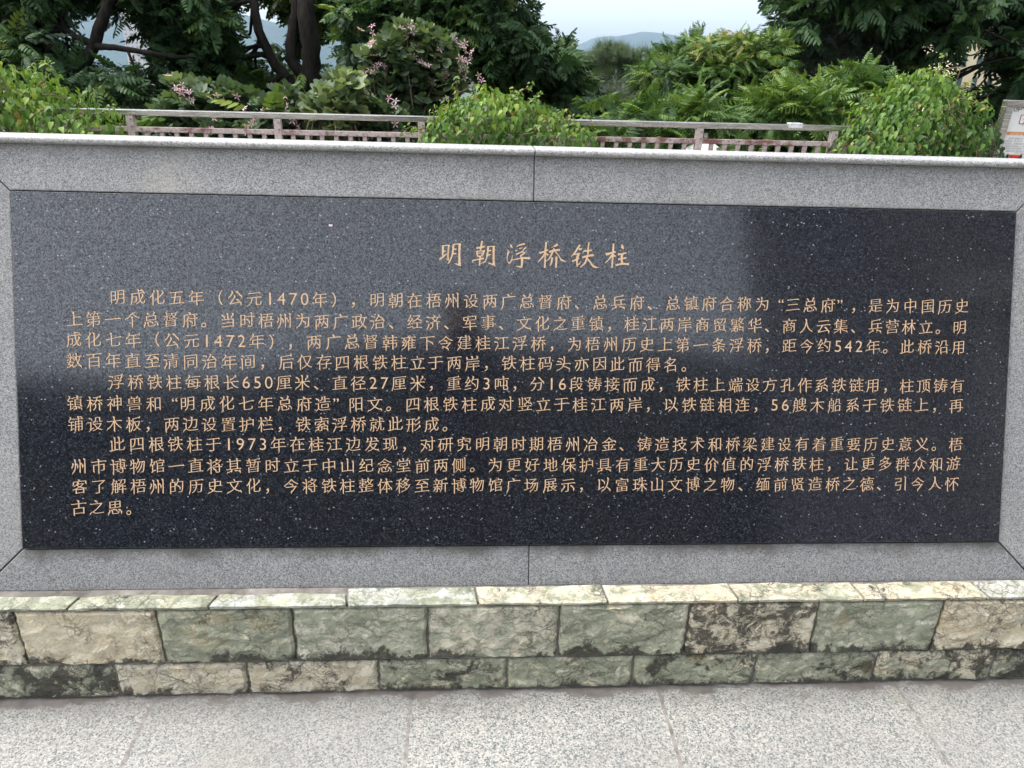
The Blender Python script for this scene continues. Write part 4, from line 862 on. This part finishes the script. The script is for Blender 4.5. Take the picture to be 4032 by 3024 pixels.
# climbing vines heaped over the railing
def vine(label, blobs, Y, dy, n, lsize, shoots, gain=.3, tint=.35):
    bl = blob_world(blobs, Y, dy); layers = []
    w = np.array([b[1] ** 2 for b in bl]); k = rng.choice(len(bl), n, p=w / w.sum()); d = norm(rng.normal(size=(n, 3))); cen = np.array([b[0] for b in bl])[k]; rad = np.array([[b[1], b[2], b[1]] for b in bl])[k]
    lump = np.array([mnoise.noise(Vector(tuple(c_ * 2.2 + d_ * 1.9))) + .45 * mnoise.noise(Vector(tuple(c_ * 4 + d_ * 5.5))) for c_, d_ in zip(cen, d)])
    p = cen + d * rad * (1 + lump[:, None] * .27) * rng.uniform(.70, 1.08, (n, 1)); keep = p[:, 2] > .02
    for b in bl: keep &= (((p - b[0]) / np.array([b[1], b[2], b[1]])) ** 2).sum(1) > .48
    p, d, lump = p[keep], d[keep], lump[keep]; m = len(p)
    tip = np.tile([0, 0, -1.1], (m, 1)) + d * .5 + rng.normal(0, .36, (m, 3)); up = d + np.array([0, 0, .75]) + rng.normal(0, .35, (m, 3))
    zr = (min(b[0][2] - b[1] * .3 for b in bl), max(b[0][2] + b[1] for b in bl))
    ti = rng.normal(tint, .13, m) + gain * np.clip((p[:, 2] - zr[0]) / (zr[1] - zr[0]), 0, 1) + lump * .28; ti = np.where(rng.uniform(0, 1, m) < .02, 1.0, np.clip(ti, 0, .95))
    layers.append((HEART, p, basis(tip, up), lsize * rng.uniform(.5, 1.25, m), ti))
    c0 = bl[0][0]; root = empty('climbing_vine', (float(c0[0]), float(c0[1]), 0), label, 'vine', 'vines heaped over the railing'); bag = Bag()
    for _ in range(70):
        i = rng.integers(m); q = p[i] * .97 + c0 * .03; bag.add(tube_arrays(curvy(np.array([c0[0] + rng.normal(0, .25), c0[1], .0]), q, 7, .12), [.008 * (1 - j / 9) for j in range(8)], 5))
    for _ in range(34):
        i = rng.integers(m); nb = np.argsort(((p - p[i]) ** 2).sum(1))[rng.integers(60, 260)]; off_ = (d[i] + d[nb]) * .02 + [0, -.01, .01]
        bag.add(tube_arrays(curvy(p[i] + off_, p[nb] + off_, 7, .18), [.0035] * 8, 5))
    sp = []; sd_ = []; runs = [(at(u, v, Y - .1), at(u2, v2, Y - .1)) for u, v, u2, v2 in shoots]
    for _ in range(26):
        i = rng.integers(m)
        if d[i][1] < .3: runs.append((p[i], p[i] + d[i] * rng.uniform(.06, .16) + rng.normal(0, .05, 3) + [0, 0, rng.uniform(-.10, .08)]))
    for a, b_ in runs:
        pts = curvy(a, b_, 9, .10); bag.add(tube_arrays(pts, [.0045 * (1 - j / 14) for j in range(10)], 5))
        for j in range(1, 10):
            for s_ in (1, -1): sp.append(pts[j] + rng.normal(0, .012, 3)); sd_.append(np.array([s_ * .7, -.2, -.5]) + rng.normal(0, .3, 3))
    if sp: layers.append((HEART, np.array(sp), basis(np.array(sd_), np.array([0, -.5, .9]) + rng.normal(0, .3, (len(sp), 3))), lsize * rng.uniform(.4, .8, len(sp)), np.clip(rng.normal(.8, .12, len(sp)), 0, 1)))
    o = obj('stems', bag.mesh('stems'), M['twig'], root); smooth(o)
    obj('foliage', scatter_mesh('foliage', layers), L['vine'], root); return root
vine('bright green vine mound heaped over the railing at the left edge', [(60, 480, 215), (-180, 450, 260), (260, 500, 130), (180, 400, 90, .1), (350, 530, 105), (420, 500, 70), (60, 320, 60), (100, 620, 260), (420, 620, 140)], 5.45, .34, 9800, .047,
     [(160, 330, 185, 225), (150, 300, 120, 250), (300, 420, 340, 370), (390, 450, 450, 415), (180, 225, 232, 300)], .45, .46)
vine('middle vine mound heaped over the railing in front of the flowering shrub', [(1900, 530, 170), (1790, 560, 130), (2020, 540, 150), (2140, 550, 110), (2230, 560, 75), (2300, 550, 50), (1910, 435, 75), (2010, 440, 60), (1700, 580, 65), (1950, 650, 260), (2290, 640, 90)], 5.45, .33, 8800, .042,
     [(1800, 420, 1790, 300), (2010, 400, 2030, 350), (2150, 470, 2240, 430), (2200, 480, 2330, 475), (1760, 480, 1680, 470), (1680, 500, 1570, 520), (2250, 480, 2350, 600)], .40, .34)
vine('largest vine mound heaped over the railing beside the information board', [(3620, 490, 180), (3500, 550, 160), (3700, 545, 132), (3400, 590, 105), (3770, 520, 60), (3640, 385, 85), (3635, 330, 50), (3340, 600, 70), (3560, 650, 260), (3775, 430, 50)], 5.4, .36, 11000, .042,
     [(3680, 330, 3650, 268), (3600, 360, 3560, 300), (3760, 400, 3860, 360), (3800, 440, 3905, 420), (3850, 430, 3890, 380), (3700, 330, 3760, 290), (3330, 560, 3290, 610)], .32, .36)
# a spray of the right vine hanging over the board
a0 = at(3926, 520, BY - .09); sp = np.array([at(3800 + x * .217, 360 + y * .217, BY - .07) for x, y in ((560,720),(590,700),(640,750),(560,820),(610,840),(650,860),(590,900),(640,930),(580,950),(690,890),(620,980),(640,1030),(700,1010),(660,1090),(640,1170),(690,1160),(730,1180),(700,1110))])
spm = Bag(); spm.add(tube_arrays(curvy(at(3905, 470, BY - .1), at(3945, 625, BY - .07), 9, .05), [.003] * 10, 5))
root = empty('climbing_vine', tuple(float(x) for x in at(3905, 470, BY - .1)), 'thin vine spray of dark heart shaped leaves hanging down over the information board', 'vine', 'vines heaped over the railing')
obj('stems', spm.mesh('stems'), M['twig'], root)
obj('foliage', scatter_mesh('foliage', [(HEART, sp, basis(np.array([-.35, -.2, -.8]) + rng.normal(0, .35, sp.shape), np.array([.1, -.9, .35]) + rng.normal(0, .2, sp.shape)), rng.uniform(.036, .05, len(sp)), np.clip(rng.normal(.12, .1, len(sp)), 0, 1))]), L['vine'], root)

# low growth on the bank and the wood farther down the hillside: nobody could count these
def strewn(name, n, xr, yr, h, length, tmpl, mat, tint, label, cat):
    x = rng.uniform(*xr, n); y = rng.uniform(*yr, n); z = np.array([tz(v) for v in y]); bump = np.array([mnoise.noise(Vector((a * .7, b * .7, 3))) for a, b in zip(x, y)])
    p = np.stack([x, y, z + rng.uniform(0, 1, n) ** .6 * h * (1 + .5 * bump)], 1); d = norm(rng.normal(size=(n, 3)) * [1, 1, .5] + [0, -.2, .35])
    o = obj(name, scatter_mesh(name, [(tmpl, p, basis(d, np.array([0, 0, 1.0]) + rng.normal(0, .3, (n, 3))), length * rng.uniform(.6, 1.3, n), np.clip(rng.normal(tint, .2, n) + bump * .2, 0, 1))]), L[mat]); return tag(o, label, cat, kind='stuff')
strewn('undergrowth', 2600, (-6, 6.5), (6.35, 9.5), 1.15, .28, FROND, 'dark', .55, 'tangled green undergrowth on the bank behind the railing', 'undergrowth')
strewn('fern_undergrowth', 520, (.9, 4.2), (5.9, 7.2), .85, .30, FROND_LONG, 'fresh', .42, 'bright ferny undergrowth showing between the right balusters', 'undergrowth')
def wood(name, n, xr, yr, top, ln, tint, label):
    x = rng.uniform(*xr, n); y = rng.uniform(*yr, n); z = top(y) + np.array([mnoise.noise(Vector((a * .16, b * .16, 1))) for a, b in zip(x, y)]) * 2.6 - rng.uniform(0, 2.5, n)
    d = norm(rng.normal(size=(n, 3)) * [1, 1, .4] + [0, -.2, .3]); o = obj(name, scatter_mesh(name, [(FROND, np.stack([x, y, z], 1), basis(d, np.array([0, 0, 1.0]) + rng.normal(0, .4, (n, 3))), ln * rng.uniform(.6, 1.4, n), np.clip(rng.normal(tint, .2, n), 0, 1))]), L['pine']); return tag(o, label, 'wood', kind='stuff')
wood('wood', 9000, (-26, 28), (24, 46), lambda y: -1.6 - (y - 24) * .02, 1.0, .5, 'hazy green wood on the hillside below the trees')

# ------------------------------------------------------------------ far buildings
def m_win(name, wall, glass, sx, sz, wfx=.55, wfz=.6):
    return m_plain(name, wall, .8, 0, .06, .3)
M['glass'] = m_plain('dark_window_glass', (.05, .065, .08), .15, 0, .2, .2)
def tower(name, label, x0, x1, y0, y1, zb, zt, cols, floors, wallm, win=(.55, .55), roof=None, rows_from=0.0, teal=None, grey=False):
    root = empty(name, ((x0 + x1) / 2, (y0 + y1) / 2, zb), label, 'building')
    box('wall', x0, x1, y0, y1, zb, zt, wallm, root)
    rf = roof or wallm; box('roof', x0 - .4, x1 + .4, y0 - .4, y1 + .4, zt + .003, zt + (zt - zb) * .02 + .3, rf, root)
    cw = (x1 - x0) / cols; fh = (zt - zb) / floors; bmw = bmesh.new(); cnt = []
    for c in range(cols):
        for f in range(int(floors * rows_from), floors):
            cx_, cz = x0 + cw * (c + .5), zb + fh * (f + .5); cnt.append((cx_, cz))
    b0_ = None
    for i, (cx_, cz) in enumerate(sorted(cnt, key=lambda q: -q[1])[:96]):
        if b0_ is None:
            b0_ = box('window', -cw * win[0] / 2, cw * win[0] / 2, y0 - .12, y0 - .004, -fh * win[1] / 2, fh * win[1] / 2, teal or M['glass'], root); b0_.location = (cx_, 0, cz); first = b0_
        else:
            o = first.copy(); C.objects.link(o); o.location = (cx_, 0, cz)
    return root
a = at(497, 200, 620); b = at(608, 200, 620); tp = at(540, 60, 620)
tower('apartment_tower', 'pale pinkish apartment tower glimpsed between the left tree boughs', float(a[0]), float(b[0]), 620, 640, -60, float(tp[2]), 6, 30, m_plain('pale_pink_render', (.55, .50, .49), .8, 0, .05, .05), (.45, .5), teal=m_plain('grey_window_glass', (.26, .28, .32), .3, 0, .1, .2))
a = at(3775, 200, 120); b = at(4260, 200, 120); tp = at(3850, 105, 120)
tower('office_block', 'cream office block with narrow windows behind the right dark tree', float(a[0]), float(b[0]), 120, 138, -45, float(tp[2]), 8, 17, m_plain('cream_render', (.68, .56, .38), .8, 0, .05, .1), (.3, .55))
a = at(3425, 330, 150); b = at(3500, 330, 150); tp = at(3460, 285, 150)
tower('low_house', 'small white house with blue roof low behind the right dark trunk', float(a[0]), float(b[0]), 150, 158, -45, float(tp[2]), 3, 14, m_plain('white_render', (.66, .68, .70), .8, 0, .05, .1), (.4, .5), roof=m_plain('blue_sheet_roof', (.16, .26, .42), .5))
a = at(3375, 260, 180); b = at(3425, 260, 180); tp = at(3400, 212, 180)
tower('low_house', 'small house with orange tiled roof seen through the grey needled tree', float(a[0]), float(b[0]), 180, 188, -50, float(tp[2]), 2, 14, m_plain('ochre_render', (.62, .48, .33), .8, 0, .05, .1), (.4, .5), roof=m_plain('orange_tiles', (.62, .24, .09), .8))

# white canopy below the right part of the railing
c = at(2775, 562, 5.85); bm = bmesh.new(); rr = .42; zt_ = float(c[2]) + .04
ring = [bm.verts.new((c[0] + rr * math.cos(k / 12 * 2 * math.pi), c[1] + rr * math.sin(k / 12 * 2 * math.pi), zt_ - .36 + .02 * (k % 2))) for k in range(12)]
mid = [bm.verts.new((c[0] + rr * .4 * math.cos(k / 12 * 2 * math.pi), c[1] + rr * .4 * math.sin(k / 12 * 2 * math.pi), zt_ - .10)) for k in range(12)]; ap = bm.verts.new((c[0], c[1], zt_))
for k in range(12):
    bm.faces.new((ring[k], ring[(k+1) % 12], mid[(k+1) % 12], mid[k])); bm.faces.new((mid[k], mid[(k+1) % 12], ap))
cano = empty('parasol', (float(c[0]), float(c[1]), tz(5.85)), 'white parasol below the terrace glimpsed behind the right railing post', 'parasol')
co_ = obj('canopy', bm_mesh('canopy', bm), m_plain('white_canvas', (.56, .56, .55), .8, 0, .05), cano); smooth(co_)
pb = Bag(); pb.add(tube_arrays([(c[0], c[1], tz(5.85) - .1), (c[0], c[1], zt_ + .03)], [.02, .02], 8)); obj('pole', pb.mesh('pole'), M['steel'], cano)
#@@PART3
# ------------------------------------------------------------------ the place behind the photographer, mirrored in the polished plaque
hill_strip('wooded_hill', [(-150, 2), (-70, 17), (-52, 23), (-36, 22), (-24, 22), (-14, 25.5), (-6, 27), (6, 26.5), (20, 26.5), (40, 24), (150, 8)], -75, 60, -18, 5.5, 1.6)
mus = empty('museum_building', (27, -32, 0), 'tall grey stone building across the plaza, seen as the dark reflection on the plaque', 'building')
gstone = m_plain('grey_facade_stone', (.17, .17, .18), .7, 0, .1, .4); pale = m_plain('pale_facade_stone', (.34, .33, .32), .7, 0, .08, .4)
for nm, e, z0, z1 in (('wall', 0, 0, 16), ('roof', .25, 16.003, 16.7)):
    bm = bmesh.new(); bm_prism(bm, [(9.7 - e, -20 + e, z0), (46 + e, -20 + e, z0), (46 + e, -44 - e, z0), (21.5 - e, -44 - e, z0)], np.array([0, 0, z1 - z0])); obj(nm, bm_mesh(nm, bm), gstone, mus)
for k in range(6): box('column', 17.4 + 4.6 * k, 18.2 + 4.6 * k, -19.99, -19.3, 0, 9.6, pale, mus, .03)
box('lintel', 16.8, 42, -19.98, -19.0, 9.61, 10.7, pale, mus, .03)
for k in range(5): box('window', 18.6 + 4.6 * k, 21.6 + 4.6 * k, -19.995, -19.9, .6, 8.6, M['glass'], mus)

# the photographer, holding the phone
def person():
    root = empty('person', (-.03, -.36, 0), 'standing person in a dark shirt holding up a phone, mirrored faintly in the plaque', 'person')
    ox = -.03; V_ = []; E_ = []; R_ = []
    def nd(p, r, par=None, rel=True):
        V_.append((p[0] + (ox if rel else 0), p[1], p[2])); R_.append(r if isinstance(r, tuple) else (r, r))
        if par is not None: E_.append((par, len(V_) - 1))
        return len(V_) - 1
    pel = nd((0, -.37, .94), (.155, .11)); wst = nd((0, -.375, 1.10), (.135, .10), pel); ch = nd((0, -.385, 1.30), (.165, .115), wst); up = nd((0, -.375, 1.42), (.13, .09), ch)
    nk = nd((0, -.355, 1.49), .055, up); jaw = nd((0, -.325, 1.55), (.062, .07), nk); hd = nd((0, -.32, 1.625), (.074, .088), jaw); tp = nd((0, -.325, 1.69), (.06, .07), hd)
    sh_pos = np.array([0, 0, HC]) - fwd * .012
    for s in (1, -1):
        hip = nd((s * .095, -.37, .88), .09, pel); kn = nd((s * .105, -.345, .49), .058, hip); ca = nd((s * .11, -.375, .33), .055, kn); an = nd((s * .115, -.385, .085), .04, ca); toe = nd((s * .135, -.25, .035), (.042, .03), an)
        sh = nd((s * .175, -.38, 1.40), .062, up); el = nd((s * .235, -.24, 1.16), .043, sh); fo = nd((s * .19, -.16, 1.25), .04, el)
        w_ = sh_pos + right * (s * .088) - fwd * .045 + down * .05; wr = nd(w_, .026, fo, False)
        pm_ = sh_pos + right * (s * .086) - fwd * .012 + down * .012; pa = nd(pm_, (.030, .018), wr, False)
        for k in range(4):
            off = down * (-.030 + .019 * k); ln = (.9, 1.0, .95, .75)[k]
            a_ = nd(pm_ + off * .8 + right * (s * .004) + fwd * .018, .0095, pa, False)
            b_ = nd(pm_ + off + right * (-s * .012 * ln) + fwd * .033, .0085, a_, False); nd(pm_ + off + right * (-s * .034 * ln) + fwd * .030, .0075, b_, False)
        t1 = nd(pm_ + down * -.012 - right * (s * .012) - fwd * .012, .0105, pa, False); nd(pm_ + down * -.03 - right * (s * .034) - fwd * .010, .009, t1, False)
    me = bpy.data.meshes.new('body'); me.from_pydata([tuple(map(float, p)) for p in V_], E_, []); o = bpy.data.objects.new('body', me); C.objects.link(o)
    md = o.modifiers.new('skin', 'SKIN'); sk = me.skin_vertices[0].data if me.skin_vertices else None
    if sk is None:
        bm = bmesh.new(); bm.from_mesh(me); bm.verts.layers.skin.verify(); bm.to_mesh(me); bm.free(); sk = me.skin_vertices[0].data
    for i, r in enumerate(R_): sk[i].radius = r; sk[i].use_root = i == 0
    o.modifiers.new('sub', 'SUBSURF').levels = 2; bpy.context.view_layer.update()
    body = bpy.data.meshes.new_from_object(o.evaluated_get(bpy.context.evaluated_depsgraph_get())); bpy.data.objects.remove(o)
    skin = m_plain('skin', (.42, .26, .18), .55); shirt = m_plain('dark_shirt', (.035, .04, .055), .9); trou = m_plain('dark_trousers', (.03, .032, .04), .9); shoe = m_plain('black_shoes', (.02, .02, .02), .5)
    bo = obj('body', body, [skin, shirt, trou, shoe], root)
    for p in body.polygons:
        c = p.center; p.material_index = 3 if c.z < .09 else 2 if c.z < .98 else 1 if (c.z < 1.475 and c.y < -.075) else 0
    smooth(bo)
    # hair cap, eyes, nose, ears
    bm = bmesh.new(); bmesh.ops.create_uvsphere(bm, u_segments=24, v_segments=16, radius=1)
    for v in bm.verts:
        n_ = mnoise.noise(v.co * 6) * .04; v.co = Vector((ox + v.co.x * (.086 + n_ * .08), -.34 + v.co.y * (.1 + n_ * .08), 1.66 + v.co.z * (.088 + n_ * .1)))
    bmesh.ops.delete(bm, geom=[v for v in bm.verts if v.co.z < 1.60 or (v.co.y > -.28 and v.co.z < 1.675)], context='VERTS'); bmesh.ops.solidify(bm, geom=bm.faces[:], thickness=.006)
    ho = obj('hair', bm_mesh('hair', bm), m_plain('black_hair', (.012, .011, .01), .5), root); smooth(ho)
    def ball(nm, c, r, mat):
        bm = bmesh.new(); bmesh.ops.create_uvsphere(bm, u_segments=12, v_segments=8, radius=1)
        for v in bm.verts: v.co = Vector((c[0] + ox + v.co.x * r[0], c[1] + v.co.y * r[1], c[2] + v.co.z * r[2]))
        q = obj(nm, bm_mesh(nm, bm), mat, root); smooth(q)
    eye = m_plain('eye', (.05, .04, .035), .2)
    for s in (1, -1): ball('eye', (s * .03, -.243, 1.615), (.012, .008, .007), eye); ball('ear', (s * .077, -.335, 1.60), (.010, .02, .03), skin)
    ball('nose', (0, -.236, 1.585), (.012, .016, .022), skin); ball('mouth', (0, -.252, 1.55), (.022, .008, .007), m_plain('lips', (.33, .14, .12), .5))
    # the phone is a thing of its own
    bm = bmesh.new(); bm_box(bm, -.075, .075, -.0355, .0355, -.004, .004, .0035)
    mt = Matrix(((right[0], -down[0], -fwd[0], 0), (right[1], -down[1], -fwd[1], 0), (right[2], -down[2], -fwd[2], 0), (0, 0, 0, 1)))
    for v in bm.verts: v.co = mt @ v.co + Vector(sh_pos)
    tag(obj('phone', bm_mesh('phone', bm), m_plain('black_phone', (.02, .02, .022), .3)), 'black phone held level in both hands by the standing person', 'phone')
person()

# ------------------------------------------------------------------ the hazy air
hz = pydata('haze', [(x, y, z) for z in (-66, 420) for y in (-5400, 5400) for x in (-5400, 5400)], [(0, 2, 3, 1), (4, 5, 7, 6), (0, 1, 5, 4), (2, 6, 7, 3), (0, 4, 6, 2), (1, 3, 7, 5)])
t = NT('hazy_air'); pvol = t.n('ShaderNodeVolumePrincipled'); pvol.inputs['Color'].default_value = (.64, .81, 1.0, 1); pvol.inputs['Density'].default_value = .00014; pvol.inputs['Anisotropy'].default_value = .2
t.l(pvol.outputs[0], t.out.inputs['Volume'])
tag(obj('haze', hz, t.m), kind='stuff')
